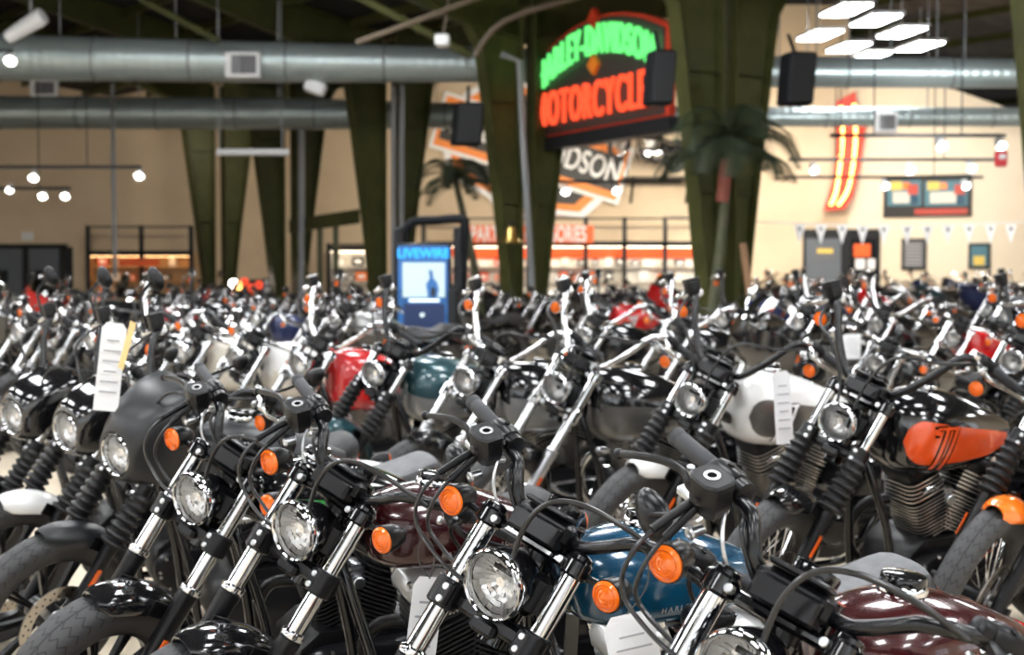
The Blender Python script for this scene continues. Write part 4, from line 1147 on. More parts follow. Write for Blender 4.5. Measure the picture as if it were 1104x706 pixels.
# shield logo on the back wall
def logo():
    c = at(573, 160, YW - .1); root = thing('wall_emblem', 'large tilted shield emblem with a lettered bar on the tan back wall', 'sign', None, None, c)
    rot = MX.Rotation(rad(17), 4, 'Y')
    S_ = YW / FPX
    sh = [(0, -72), (16, -54), (40, -46), (50, -20), (42, 0), (46, 30), (34, 48), (0, 60), (-34, 48), (-46, 30), (-42, 0), (-50, -20), (-40, -46), (-16, -54)]
    sh = [(x * 1.6, z) for x, z in sh]
    def lay(k, m_, y, nm, outline=sh):
        m = MB(m_); R = [[c + rot @ V((x * k * S_, yy, z * k * S_)) for x, z in outline] for yy in (y, y - .06)]
        m.loft(R); part(nm, m, root)
    lay(1.18, 'sign_white', .0, 'shield_border'); lay(1.08, 'sign_orange', -.03, 'shield_rim'); lay(.96, 'sign_black', -.06, 'shield_face')
    bar = [(-100, -20), (100, -20), (100, 22), (-100, 22)]
    bb = lambda w_, h_: [(-w_, -h_), (w_, -h_), (w_, h_), (-w_, h_)]
    lay(1., 'sign_white', -.09, 'bar_border', bb(106, 31)); lay(1.0, 'sign_orange', -.12, 'bar_rim', bb(102, 27)); lay(1., 'sign_black', -.15, 'bar_face', bb(98, 19))
    for body, dx, dz, sz, sx in (('HARLEY-DAVIDSON', 0, 1, 34, .62), ('MOTOR', 0, 36, 20, .9), ('CYCLES', 0, -34, 18, .9)):
        me = text_mesh(body, sz * S_, 'sign_white', .02, 'emblem_lettering', 1., .012)
        me.transform(MX.Translation(rot @ V((dx * S_, -.26, dz * S_))) @ rot @ MX.Rotation(pi / 2, 4, 'X') @ MX.Scale(sx * 1.05, 4, (1, 0, 0)))
        link('emblem_lettering', me, root)
logo()

# hanging arched neon sign along the column line
def neon():
    a, b = at(584, 149, 29.2), at(727, 125, 24.6); a.z = b.z = (a.z + b.z) / 2
    ex = (b - a); Lg = ex.length; ex.normalize(); ez = V((0, 0, 1)); ey = ez.cross(ex)
    root = thing('neon_sign', 'arched neon sign with green and red lettering hanging between olive columns', 'neon sign', None, None, a)
    H0, H1 = 1.4, .48
    def arch(k, n=24):
        o = [(Lg * (.5 - .5 * k), .06 + (1 - k) * .4)]
        o = [(Lg * .5 - Lg * .5 * k, (1 - k) * .7), (Lg * .5 + Lg * .5 * k, (1 - k) * .7)]
        for i in range(n + 1):
            t = i / n; x = Lg * (.5 + .5 * k * (1 - 2 * t)); o.append((x, (H0 - .7 * (1 - k) ) + H1 * k * (1 - (2 * t - 1) ** 2)))
        return o
    P3 = lambda x, z, y=0: a + ex * x + ez * z - ey * y
    def lay(k, m_, y0, y1, nm):
        m = MB(m_); m.loft([[P3(x, z, y) for x, z in arch(k)] for y in (y0, y1)]); part(nm, m, root)
    lay(1., 'sign_red', -.02, .1, 'sign_border'); lay(.955, 'marquee_face', .1, .13, 'sign_face')
    m = MB('dark_steel'); m.loft([[P3(x, z, y) for x, z in ((-.1, -.25), (Lg + .1, -.25), (Lg + .1, -.02), (-.1, -.02))] for y in (-.15, .15)]); part('sign_beam', m, root)
    B = MX(((ex.x, 0, -ey.x, 0), (ex.y, 0, -ey.y, 0), (0, 1, 0, 0), (0, 0, 0, 1)))
    def letters(body, size, x0, x1, zf, mm, sx, nm):
        for dw, m2, off, z_ in ((.0, mm, .02, .2),):
            me = text_mesh(body, size, m2, .03, nm, 1.18, .004)
            xs = [v.co.x for v in me.vertices]; w0, w1 = min(xs), max(xs)
            for v in me.vertices:
                f = (v.co.x - w0) / (w1 - w0); x = x0 + (x1 - x0) * f
                p = P3(x, zf(f) + v.co.y, z_ + v.co.z); v.co = p - root.location
            link(nm, me, root)
    letters('HARLEY-DAVIDSON', .72, Lg * .06, Lg * .94, lambda f: 1.0 + .45 * (1 - (2 * f - 1) ** 2), 'neon_green', 1, 'green_lettering')
    letters('MOTORCYCLES', .86, Lg * .05, Lg * .95, lambda f: .44, 'neon_red', 1, 'red_lettering')
    for x, z in ((Lg * .5, 1.06), (Lg * .5, 1.84)):
        m = MB('sign_red' if z > 1.5 else 'sign_orange'); m.loft([[P3(x + dx, z + dz, y) for dx, dz in ((-.2, 0), (0, -.17), (.2, 0), (0, .17))] for y in (.1, .2)]); part('diamond', m, root)
neon()

# neon arrow on the corner
def arrow():
    c = at(913, 165, YF - .5); root = thing('neon_arrow', 'tall orange arrow sign outlined with bulbs on the wall corner', 'neon sign', None, None, c)
    s = (YF - .5) / FPX
    ol = [(-12, 55), (8, 66), (10, 40), (20, 36), (14, -10), (6, -46), (-2, -60), (-24, -62), (-14, -30), (-10, 10)]
    m = MB('sign_red'); m.loft([[c + V((x * s, y, z * s)) for x, z in ol] for y in (.1, -.1)]); part('arrow_body', m, root)
    for pts in ([(-8, 50), (-6, 20), (-8, -10), (-12, -40), (-18, -56)], [(6, 52), (8, 20), (6, -10), (0, -40), (-10, -56)]):
        t = MB('neon_amber'); t.tube([c + V((x * s, -.16, z * s)) for x, z in pts], .05, 8, 4); part('neon_tube', t, root)
arrow()

# menu boards, doors and posters on the right hand wall
def on_right(px, py, off=.03):
    """point on the right wall seen at the pixel"""
    dx = (px - 552) / FPX; # X = dx*Y on the wall line c0 + d*t
    t = (dx * c0.y - c0.x) / (d.x - dx * d.y); p = c0 + d * t; Yq = p.y
    q = at(px, py, Yq); return V((p.x, p.y, q.z)) - nb * off
def wall_rect(mb, x0, y0, x1, y1, off=.03, th=.04):
    a, b = on_right(x0, y1, off), on_right(x1, y0, off); a2, b2 = on_right(x1, y1, off), on_right(x0, y0, off)
    za, zb = (a.z + a2.z) / 2, (b.z + b2.z) / 2
    ring = [V((a.x, a.y, za)), V((a2.x, a2.y, za)), V((a2.x, a2.y, zb)), V((a.x, a.y, zb))]
    mb.loft([ring, [p - nb * th for p in ring]])
root = thing('menu_board', 'wide black menu board with two bright pictures high on the right wall', 'menu board')
m = MB('sign_black'); wall_rect(m, 952, 189, 1047, 234); part('board', m, root)
for k, (x0, x1) in enumerate(((957, 993), (997, 1043))):
    m = MB('menu_cyan'); wall_rect(m, x0, 195, x1, 222, .075)
    m.use('menu_yellow'); wall_rect(m, x0 + 3, 196, x0 + 16, 205, .12, .01); m.use('p_cream'); wall_rect(m, x0 + 6, 207, x1 - 12, 219, .12, .01); m.use('p_orange'); wall_rect(m, x0 + 17, 197, x0 + 24, 204, .12, .01); m.use('p_blue'); wall_rect(m, x1 - 11, 211, x1 - 3, 220, .12, .01); m.use('menu_red'); wall_rect(m, x1 - 14, 199, x1 - 3, 210, .13, .01)
    part('menu_picture', m, root)
m = MB('menu_red'); wall_rect(m, 986, 225, 1043, 231, .075, .01); part('price_strip', m, root)
root = empty('door_2'); root['kind'] = 'structure'
m = MB('dark_steel'); wall_rect(m, 866, 246, 949, 262, .03, .1) if False else None
def back_rect(mb, x0, y0, x1, y1, off=.0, th=.05): slab_px(mb, x0, y0, x1, y1, YF, th, off)
m = MB('dark_steel'); back_rect(m, 865, 247, 915, 330, .0, .06); link('door_frame', m.mesh('door_frame'), root)
m = MB('grey_door'); back_rect(m, 868, 257, 906, 330, .06, .05); link('door_leaf', m.mesh('door_leaf'), root)
m = MB('vent_dark'); back_rect(m, 878, 264, 899, 280, .11, .02); m.use('menu_yellow'); back_rect(m, 880, 268, 897, 273, .13, .01); link('door_window', m.mesh('door_window'), root)
root = empty('door_3'); root['kind'] = 'structure'
m = MB('dark_steel'); wall_rect(m, 916, 247, 949, 330, .03, .06); link('door_frame', m.mesh('door_frame'), root)
m = MB('black_box'); wall_rect(m, 919, 258, 946, 330, .1, .04); m.use('orange_band'); wall_rect(m, 922, 263, 940, 277, .15, .02); m.use('paper'); wall_rect(m, 924, 279, 934, 290, .15, .02); wall_rect(m, 937, 279, 945, 290, .15, .02); link('door_leaf', m.mesh('door_leaf'), root)
for (x0, y0, x1, y1, lab, mm) in ((972, 257, 999, 291, 'dark price list framed on the right wall beside the doors', 'vent_dark'), (1044, 262, 1068, 290, 'small framed picture on the right wall near the olive column', 'menu_cyan')):
    root = thing('framed_poster', lab, 'poster'); m = MB('sign_black'); wall_rect(m, x0, y0, x1, y1); part('frame', m, root)
    m = MB(mm); wall_rect(m, x0 + 3, y0 + 3, x1 - 3, y1 - 3, .075, .015)
    if mm == 'vent_dark':
        m.use('paper_print')
        for k in range(7): wall_rect(m, x0 + 5, y0 + 6 + 3.6 * k, x1 - 5, y0 + 7.4 + 3.6 * k, .095, .005)
    else: m.use('menu_yellow'); wall_rect(m, x0 + 6, y0 + 14, x1 - 6, y1 - 4, .095, .005)
    part('print', m, root)
# pennant string
root = thing('pennant_string', 'string of white triangular pennants across the right side of the hall', 'pennants')
Yp = 33.; xs = [862, 885, 908, 930, 953, 978, 1000, 1022, 1045, 1068, 1090]
m = MB('white_metal'); m.tube([at(720, 233, Yp), at(862, 241, Yp), at(980, 244, Yp), at(1120, 238, Yp)], .012, 6, 6); part('cord', m, root)
for k, x in enumerate(xs):
    y = 242 + (.8 if 2 < k < 8 else 0); m = MB('paper'); a = at(x, y, Yp); s = Yp / FPX
    m.loft([[a + V((-6.5 * s, t, 0)), a + V((0, t * 1.2, -21 * s)), a + V((6.5 * s, t, 0))] for t in (-.004, .004)])
    m.use('sign_black').loft([[a + V((-2.2 * s, t, -3 * s)), a + V((0, t, -8 * s)), a + V((2.2 * s, t, -3 * s))] for t in (-.008, -.005)])
    part('pennant', m, root)

# tracks with spot heads
SPOTS = []
def track(label, x0, x1, py, Y, heads, up=2.5, hang=2):
    root = thing('track_light', label, 'track light', None, None, at((x0 + x1) / 2, py, Y))
    m = MB('dark_steel'); a, b = at(x0, py, Y), at(x1, py, Y); m.box((a + b) / 2, ((b - a).length, .06, .06), ((b - a).normalized(), V((0, 1, 0)), V((0, 0, 1))))
    for i in range(hang):
        p = a.lerp(b, (i + .5) / hang); m.tube([p, p + V((0, 0, up))], .012, 6)
    part('track_rail', m, root)
    for hx, hy in heads:
        h = at(hx, hy, Y); m = MB('white_metal'); dirn = V((.1, -.75, -.55)).normalized()
        m.lathe([(.03, -.2), (.065, -.19), (.08, -.05), (.1, .0), (.095, .0)], h, dirn, 16); m.tube([V((h.x, Y, a.z)), h - dirn * .1], .015, 6)
        o = part('spot_head', m, root); l = MB('lamp_light'); l.lathe([(.06, -.004), (.035, .008), (.0005, .012)], h, dirn, 16); part('bulb', l, o)
        SPOTS.append((h, dirn))
track('long black lighting track with two lamps before the left tan wall', -80, 152, 180, 30.5, [(36, 192), (150, 190)])
track('short black lighting track with lamps lower on the left tan wall', -60, 76, 203, 34., [(10, 205), (46, 212), (70, 212)])
track('grey lighting track under the ducts, with a bright lamp by the right column', 895, 1084, 146, 26., [(1016, 158), (1080, 158)])
track('grey lighting track second below the right ducts', 850, 1074, 172, 30.5, [(878, 184), (982, 184), (1048, 182)])
track('thin grey lighting track lowest before the menu board', 848, 1060, 191, 34., [(955, 201), (1042, 201)])
track('thin lighting track with two lamps under the shield emblem', 500, 735, 196, 33., [(610, 207), (665, 206)])
root = thing('track_light', 'single white lamp on a short bracket in front of the large duct', 'track light', None, None, at(11, 60, 27.))
m = MB('dark_steel'); m.tube([at(-30, 55, 27.), at(14, 55, 27.)], .03, 8); part('bracket', m, root)
h = at(11, 66, 27.); m = MB('white_metal'); m.lathe([(.03, -.2), (.07, -.17), (.1, 0), (.095, 0)], h, V((.1, -.7, -.7)), 16); o = part('spot_head', m, root); l = MB('lamp_light'); l.lathe([(.09, -.01), (.0005, .012)], h, V((.1, -.7, -.7)), 16); part('bulb', l, o)

# hanging white tube
root = thing('hanging_tube', 'white tube hanging level from two rods before the far olive columns', 'hanging tube')
m = MB('white_metal'); m.tube([at(234, 164, 31.5), at(312, 164, 31.5)], .07, 14); part('tube', m, root)
for px in (237, 304):
    m = MB('pipe_grey'); m.tube([at(px, 164, 31.5), at(px, 164, 31.5) + V((0, 0, 3.2))], .012, 6); part('rod', m, root)
# conduits
def pipe(label, pts, Y, r, mm='pipe_grey', k=0):
    m = MB(mm); m.tube([at(x, y, (Y if not isinstance(Y, (list, tuple)) else Y[i])) for i, (x, y) in enumerate(pts)], r, 8, k); return thing('pipe', label, 'pipe', m)
pipe('grey conduit rising in front of the second pair of far columns', [(325, 350), (325, 140)], 34.2, .07)
for k, x in enumerate((424, 433)): pipe(('left' if k == 0 else 'right') + ' one of twin grey conduits up the third pair of columns', [(x, 366), (x, 92)], 31.5, .05)
pipe('thin rod from floor to roof through the left tan wall area', [(124, 300), (121, 90)], 34., .045)
pipe('grey conduit up the edge of the middle pair of olive columns', [(574, 318), (564, 150), (560, 66), (540, 58)], 27.6, .06)
pipe('tan diagonal brace pipe under the dark roof, sloping up right', [(384, 46), (440, 26), (524, -6)], 26., .05, 'pipe_tan')
pipe('olive diagonal brace meeting the middle columns from upper left', [(370, -12), (508, 60)], 26.5, .07, 'olive')
pipe('olive diagonal brace below the roof at upper left', [(150, -2), (236, 44)], 29., .06, 'olive')
pipe('bent tan pipe beneath the roof left of the neon sign', [(512, 60), (545, 22), (640, -8)], 26., .05, 'pipe_tan', 4)
# olive stair frame between far columns
m = MB('olive'); a, b = at(312, 244, 36.), at(388, 233, 33.5); m.box((a + b) / 2, ((b - a).length, .2, .3), ((b - a).normalized(), V((0, 1, 0)), V((0, 0, 1))))
for px, Y in ((345, 35.), (362, 34.4)): p = at(px, 244, Y); m.box((p.x, Y, p.z / 2), (.12, .12, p.z))
m.tube([at(318, 260, 35.8), V((at(345, 0, 35.).x, 35., .3))], .08, 6)
thing('stair_frame', 'olive steel beam on posts between the second and third column pairs', 'steel frame', m)

# loudspeakers
for (x0, y0, x1, y1, Y, lab) in ((489, 111, 519, 157, 27.2, 'black loudspeaker hanging left of the middle olive columns'), (698, 55, 724, 114, 21.8, 'black loudspeaker hanging across the right end of the neon sign'), (843, 57, 875, 114, 22.8, 'black loudspeaker hanging right of the tall olive column pair')):
    root = thing('loudspeaker', lab, 'loudspeaker', None, 'hanging loudspeakers'); a, b = at(x0, y1, Y), at(x1, y0, Y); c = (a + b) / 2; w_, h_ = b.x - a.x, b.z - a.z
    m = MB('black_box'); B = (V((cos(.25), sin(.25), 0)), V((-sin(.25), cos(.25), 0)), V((.08, 0, 1)).normalized()); m.box(c, (w_, .4, h_), B, .03); part('cabinet', m, root)
    g = MB('dark_steel'); g.box(c - B[1] * .2, (w_ * .86, .02, h_ * .9), B, .005); part('grille', g, root)
    k = MB('dark_steel'); k.tube([c + V((0, .1, h_ / 2 - .02)), c + V((0, .7, h_ / 2 + .35))], .03, 8); part('bracket', k, root)

# palms
def palm(px, py, bx, by, Y, R, n, lab, redtop=False, seed=3):
    root = thing('palm_tree', lab, 'palm', None, None, (at(bx, 300, Y).x, Y, 0)); rng = random.Random(seed)
    top = at(px, py, Y); base = V((at(bx, by, Y).x, Y, 0))
    t = MB('palm_trunk'); mid = base.lerp(top, .5) + V((.05, 0, 0)); t.tube([base, mid, top], [.09, .075, .06], 10, 5)
    if redtop: t.use('trunk_red').tube([base.lerp(top, .72), base.lerp(top, .9)], .095, 10)
    part('trunk', t, root)
    for k in range(n):
        fr = MB('palm_green'); a = 2 * pi * k / n + rng.uniform(-.2, .2); el = rng.uniform(-.5, 1.2); L_ = R * rng.uniform(.8, 1.1)
        dr = V((cos(a), sin(a), 0)); pts = [top, top + dr * L_ * .4 + V((0, 0, L_ * .35 * el)), top + dr * L_ * .8 + V((0, 0, L_ * (.35 * el - .15))), top + dr * L_ + V((0, 0, L_ * (.3 * el - .45)))]
        sp = spline(pts, 9); fr.tube(sp, .008, 5)
        for i, p in enumerate(sp[2:]):
            tt = (sp[min(i + 3, len(sp) - 1)] - sp[i + 1]).normalized(); sd = tt.cross(V((0, 0, 1))).normalized(); ll = R * .24 * sin(pi * min(.95, .25 + i / len(sp) * .75))
            for s_ in (-1, 1):
                e = p + sd * s_ * ll + tt * ll * .4 - V((0, 0, ll * .35)); u_ = tt * .012
                fr.loft([[p - u_, p + u_, p + u_ + V((0, 0, .006)), p - u_ + V((0, 0, .006))], [e - u_ * .1, e + u_ * .1, e + u_ * .1 + V((0, 0, .003)), e - u_ * .1 + V((0, 0, .003))]])
        part('frond', fr, root)
palm(490, 190, 524, 330, 30.5, .85, 22, 'small dark palm with a thin leaning trunk behind the kiosk')
palm(787, 146, 758, 300, 22.3, 1.1, 30, 'dark palm with reddish trunk in front of the tall olive columns', True, 9)
m = MB('wood'); m.tube([at(810, 330, 22.6), at(801, 262, 22.6)], .055, 8); thing('wooden_post', 'slanted brown wooden post leaning by the tall olive columns', 'post', m)
# brass bell
root = thing('brass_bell', 'brass bell fixed to the middle olive column', 'bell', None, None, at(551, 256, 27.4)); c = at(551, 262, 27.4)
m = MB('brass'); m.lathe([(.0005, .3), (.06, .29), (.1, .22), (.13, .1), (.2, .0), (.19, .0)], c, (0, 0, 1), 20); part('bell_body', m, root)
m = MB('dark_steel'); m.box(c + V((0, .2, .34)), (.06, .5, .05), None, .01); part('bracket', m, root)
# red strobe by the right column
root = thing('alarm_strobe', 'red alarm strobe on the right olive column', 'alarm', None, None, at(1077, 171, 20.)); m = MB('plastic_red'); c = at(1079, 171, 19.2); m.box(c, (.14, .1, .2), None, .02); part('housing', m, root)
m = MB('white_metal'); m.box(c - V((0, .06, -.02)), (.08, .03, .06), None, .01); part('lens', m, root)
# camera on a beam
root = thing('security_camera', 'white box camera beneath the dark roof above the large duct', 'camera', None, None, at(477, 44, 26.)); c = at(477, 44, 26.); m = MB('white_metal'); m.box(c, (.24, .3, .2), None, .03); part('body', m, root); m = MB('pipe_tan'); m.tube([c, c + V((.1, .1, .7))], .02, 6); part('mount', m, root)

# small white fittings by the ducts
root = thing('hanging_lamp', 'tilted white lamp on a rod above the large duct at upper left', 'lamp', None, None, at(27, 29, 28.)); c = at(27, 29, 28.)
m = MB('white_metal'); ax = V((.85, -.2, .45)).normalized(); m.lathe([(.05, -.42), (.12, -.38), (.16, .3), (.15, .4), (.06, .42)], c, ax, 18, True, True); part('lamp_body', m, root)
m = MB('pipe_grey'); m.tube([c + V((.1, 0, .12)), c + V((.1, 0, 2.2))], .02, 6); part('rod', m, root)
root = thing('wall_speaker', 'small white box hung under the large duct beside the third column pair', 'speaker', None, None, at(340, 94, 30.)); c = at(340, 94, 30.)
m = MB('white_metal'); m.box(c, (.4, .3, .26), (V((.93, 0, -.36)), V((0, 1, 0)), V((.36, 0, .93))), .04); part('housing', m, root)
m = MB('pipe_grey'); m.tube([c + V((0, 0, .08)), c + V((0, 0, .5))], .02, 6); part('bracket', m, root)
# kiosk
def kiosk():
    Y = 20.; a = at(425, 300, Y); b = at(503, 236, Y); s = Y / FPX; cx_ = at(457, 300, Y).x; root = thing('kiosk', 'tall black kiosk with a blue lit screen and hoop frame', 'kiosk', None, None, (cx_, Y, 0))
    P_ = lambda x, y, dy=0.: at(x, y, Y) + V((0, dy, 0))
    m = MB('dark_steel'); m.box((cx_ + .03, Y + .12, .62), (.82, .5, 1.24), None, .03); m.box((cx_ + .0, Y + .02, 1.), (.7, .2, 1.6), None, .02)
    for x in (429, 493): p = P_(x, 300); m.box((p.x, Y + .1, 1.0), (.1, .22, 2.0), None, .02)
    part('cabinet', m, root)
    m = MB('black_box'); m.tube([P_(431, 330, .25), P_(433, 262, .3), P_(442, 240, .3), P_(468, 237, .3), P_(498, 236, .3), P_(500, 250, .3), P_(497, 330, .25)], .06, 10, 5); part('hoop_frame', m, root)
    def rect(x0, y0, x1, y1, m_, dy, nm, par, th=.02):
        q = MB(m_); p0, p1 = P_(x0, y1, dy), P_(x1, y0, dy); q.box((p0 + p1) / 2, (p1.x - p0.x, th, p1.z - p0.z)); return part(nm, q, par)
    sc = rect(430, 265, 483, 359, 'screen_blue', -.1, 'screen', root, .06)
    rect(435, 283, 480, 320, 'screen_pale', -.14, 'screen_picture', sc); rect(436, 327, 480, 352, 'screen_dark', -.14, 'screen_panel', sc)
    q = MB('screen_blue'); p0 = P_(459, 312, -.165)
    q.loft([[p0 + V((x * s, y, z * s)) for x, z in ((3, -8), (13, -8), (15, 0), (13, 8), (9, 12), (8, 20), (4, 22), (5, 12), (1, 6))] for y in (.01, -.004)]); q.use('sign_black').loft([[p0 + V((x * s, y, z * s)) for x, z in ((6, -7), (11, -7), (11, 2), (7, 3))] for y in (-.005, -.008)]); part('rider_picture', q, sc)
    rect(442, 322, 474, 325, 'screen_white', -.14, 'caption', sc)
    q = MB('screen_white'); q.lathe([(.012, 0), (.025, 0), (.025, .004), (.012, .004)], P_(456, 339, -.155), (0, -1, 0), 16, loop=True); part('dial', q, sc)
    me = text_mesh('LIVEWIRE', .155, 'screen_cyan', .006, 'screen_title', 1., .004); me.transform(MX.Translation(P_(457, 273.5, -.15)) @ MX.Rotation(pi / 2, 4, 'X')); link('screen_title', me, sc)
kiosk()
# little lit red sign far left and price stand
root = thing('neon_sign', 'small red and amber glowing sign behind the bikes at left', 'neon sign', None, None, at(266, 306, 38.)); c = at(266, 308, 38.)
m = MB('sign_black'); m.box(c + V((0, .05, -.1)), (.9, .06, .5), None, .02); part('sign_board', m, root)
for dx, dz, mm in ((-.2, .0, 'neon_amber'), (-.05, .1, 'neon_red'), (.12, -.05, 'neon_red'), (.3, .02, 'neon_red'), (-.32, .05, 'lamp_light')):
    m = MB(mm); m.torus(c + V((dx, -.02, dz)), (0, 1, 0), .07, .025, 16, 6); part('neon_loop', m, root)
m = MB('dark_steel'); m.box((c.x, c.y + .06, .4), (.06, .06, .8)); part('stand', m, root)
root = thing('notice_stand', 'grey and white notice stand behind the bikes at left', 'sign stand', None, None, at(292, 312, 38.)); c = at(292, 312, 38.)
m = MB('vent_dark'); m.box(c, (.42, .05, .55), None, .02); m.box((c.x, c.y + .03, .45), (.05, .05, .9)); part('board', m, root)
for k in range(3): m = MB('paper'); m.box(c + V((0, -.03, .17 - .17 * k)), (.3, .01, .11)); part('card', m, root)
# ------------------------------------------------------------------ motorcycles on the floor
GRP = 'motorcycles parked in rows on the showroom floor'
def std(paint='p_black', fp='p_black', a='p_pewter', a2='p_silver', cowl='p_black'): return {'paint': paint, 'fpaint': fp, 'accent': a, 'accent2': a2, 'cowlpaint': cowl}
REF = lambda X, Y, th: (V((X, Y, 0)) - V((-sin(th), -cos(th), 0)) * 1.1, th)
# nearest row
FIRST = [
 ('riser', REF(-.903, 4.809, 1.149), 'black motorcycle with green and yellow tank stripes, third headlight of the clear nearest row', std('p_black', 'p_black', 'p_green', 'p_yellow')),
 ('riser_letter', REF(-.522, 4.256, 1.175), 'dark maroon motorcycle between the striped black one and the blue one', std('p_darkred')),
 ('riser_grey', REF(-.0075, 3.576, 1.135), 'motorcycle with a metallic blue tank in the nearest row', std('p_blue')),
 ('riser_letter', REF(.403, 2.834, 1.103), 'nearest motorcycle, maroon tank and headlight cut off at the bottom', std('p_maroon')),
]
for sty, (loc, th), lab, c in FIRST: place_bike(sty, 0, loc, th, lab, GRP, c)
LEFT = [
 ('cowl_big', (127, 489), 'motorcycle with a large matt black headlight fairing, white tag on its bar', std('p_denim', 'p_denim', cowl='p_denim')),
 ('cowl', (73, 464), 'motorcycle with gloss black headlight cowl and white front fender', std('p_white', 'p_white')),
 ('cowl', (15, 449), 'leftmost motorcycle with a gloss black headlight cowl', std()),
]
for sty, (px, py), lab, c in LEFT: place_bike(sty, 0, bike_at(px, py, sty, 1.15), 1.15, lab, GRP, c)
# second row
SC = 1.08
base = V((1.44, 6.97, 0)); step = None
SECOND = [
 ('one', (1136, 462), std('p_black', 'p_orange', 'p_white', 'p_orange'), 'motorcycle at the right edge with an orange front fender', 0),
 ('one', (903, 455), std('p_black', 'p_black', 'p_rust', 'p_rust'), 'black motorcycle with an orange tank panel bearing a slanted number one', 0),
 ('one', (744, 431), std('p_white', 'p_white', 'p_pewter', 'p_white'), 'white tanked motorcycle with a number one panel and hanging white tag', 0),
 ('apes', (599, 418), std('p_black', 'p_black', 'p_pewter'), 'chrome forked motorcycle with black over pewter tank, right of a similar one', 0),
 ('apes', (501, 411), std('p_black', 'p_black', 'p_silver'), 'chrome forked motorcycle with black over silver tank, before the kiosk aisle', 0),
 ('gaiter', (402, 403), std('p_teal', 'p_teal', 'p_silver'), 'motorcycle with teal over silver tank and teal front fender', 0),
 ('apes', (328, 396), std('p_red', 'p_black', 'p_red'), 'motorcycle with bright red tank behind the teal fendered one', 1),
 ('low', (268, 390), std('p_white', 'p_black', 'p_cream'), 'chrome motorcycle with white over cream tank left of the red tanked one', 1),
 ('low', (210, 384), std('p_cream', 'p_white', 'p_cream'), 'cream tanked chrome motorcycle, second left of the red tanked one', 1),
 ('apes', (158, 378), std('p_black', 'p_black', 'p_black'), 'all black tanked chrome motorcycle behind the matt fairing', 1),
 ('gaiter', (105, 373), std('p_black', 'p_black', 'p_black'), 'black motorcycle with gaitered forks behind the gloss cowls', 1),
 ('low', (55, 369), std('p_gunmetal', 'p_black', 'p_black'), 'grey tanked chrome motorcycle near the left end of the second row', 1),
 ('low', (0, 0), std(), 'low barred black motorcycle at the left end of the second row', 1),
 ('tour', (0, 0), std(), 'black touring motorcycle cut by the left picture edge', 1),
 ('trunk', (0, 0), std(), 'black touring motorcycle with trunk beyond the left picture edge', 1),
]
p5 = bike_at(402, 403, 'gaiter', YAW, SC)
for k, (sty, (px, py), c, lab, lod) in enumerate(SECOND):
    place_bike(sty, lod, bike_at(px, py, sty, YAW, SC) if k < 6 else p5 + V((-.5, .72, 0)) * (k - 5), YAW, lab, GRP, c, SC)
# rows behind
UR, NR = V((-.573, .82, 0)), V((.82, .573, 0))
rng = random.Random(23)
ORD = ['first', 'second', 'third', 'fourth', 'fifth', 'sixth', 'seventh', 'eighth', 'ninth', 'tenth', 'eleventh', 'twelfth', 'thirteenth', 'fourteenth', 'fifteenth', 'sixteenth', 'seventeenth', 'eighteenth', 'nineteenth', 'twentieth', 'twenty-first', 'twenty-second', 'twenty-third', 'twenty-fourth', 'twenty-fifth', 'twenty-sixth', 'twenty-seventh', 'twenty-eighth', 'twenty-ninth', 'thirtieth', 'thirty-first', 'thirty-second', 'thirty-third', 'thirty-fourth', 'thirty-fifth', 'thirty-sixth', 'thirty-seventh', 'thirty-eighth', 'thirty-ninth', 'fortieth']
PC = [('black', 'p_black', 'p_black')] * 11 + [('red', 'p_red', 'p_red')] * 1 + [('silver', 'p_silver', 'p_silver'), ('red', 'p_red', 'p_red'), ('grey', 'p_gunmetal', 'p_gunmetal'), ('teal', 'p_teal', 'p_teal'), ('maroon', 'p_maroon', 'p_maroon'), ('navy', 'p_navy', 'p_navy')]
KIND = {'low': 'low barred chrome motorcycle', 'apes': 'high barred chrome motorcycle', 'gaiter': 'motorcycle with gaitered forks', 'tour': 'touring motorcycle with chrome nose', 'trunk': 'touring motorcycle with luggage trunk', 'one': 'motorcycle with a panelled tank'}
pb = bike_at(903, 455, 'one', YAW, SC); nfar = 0
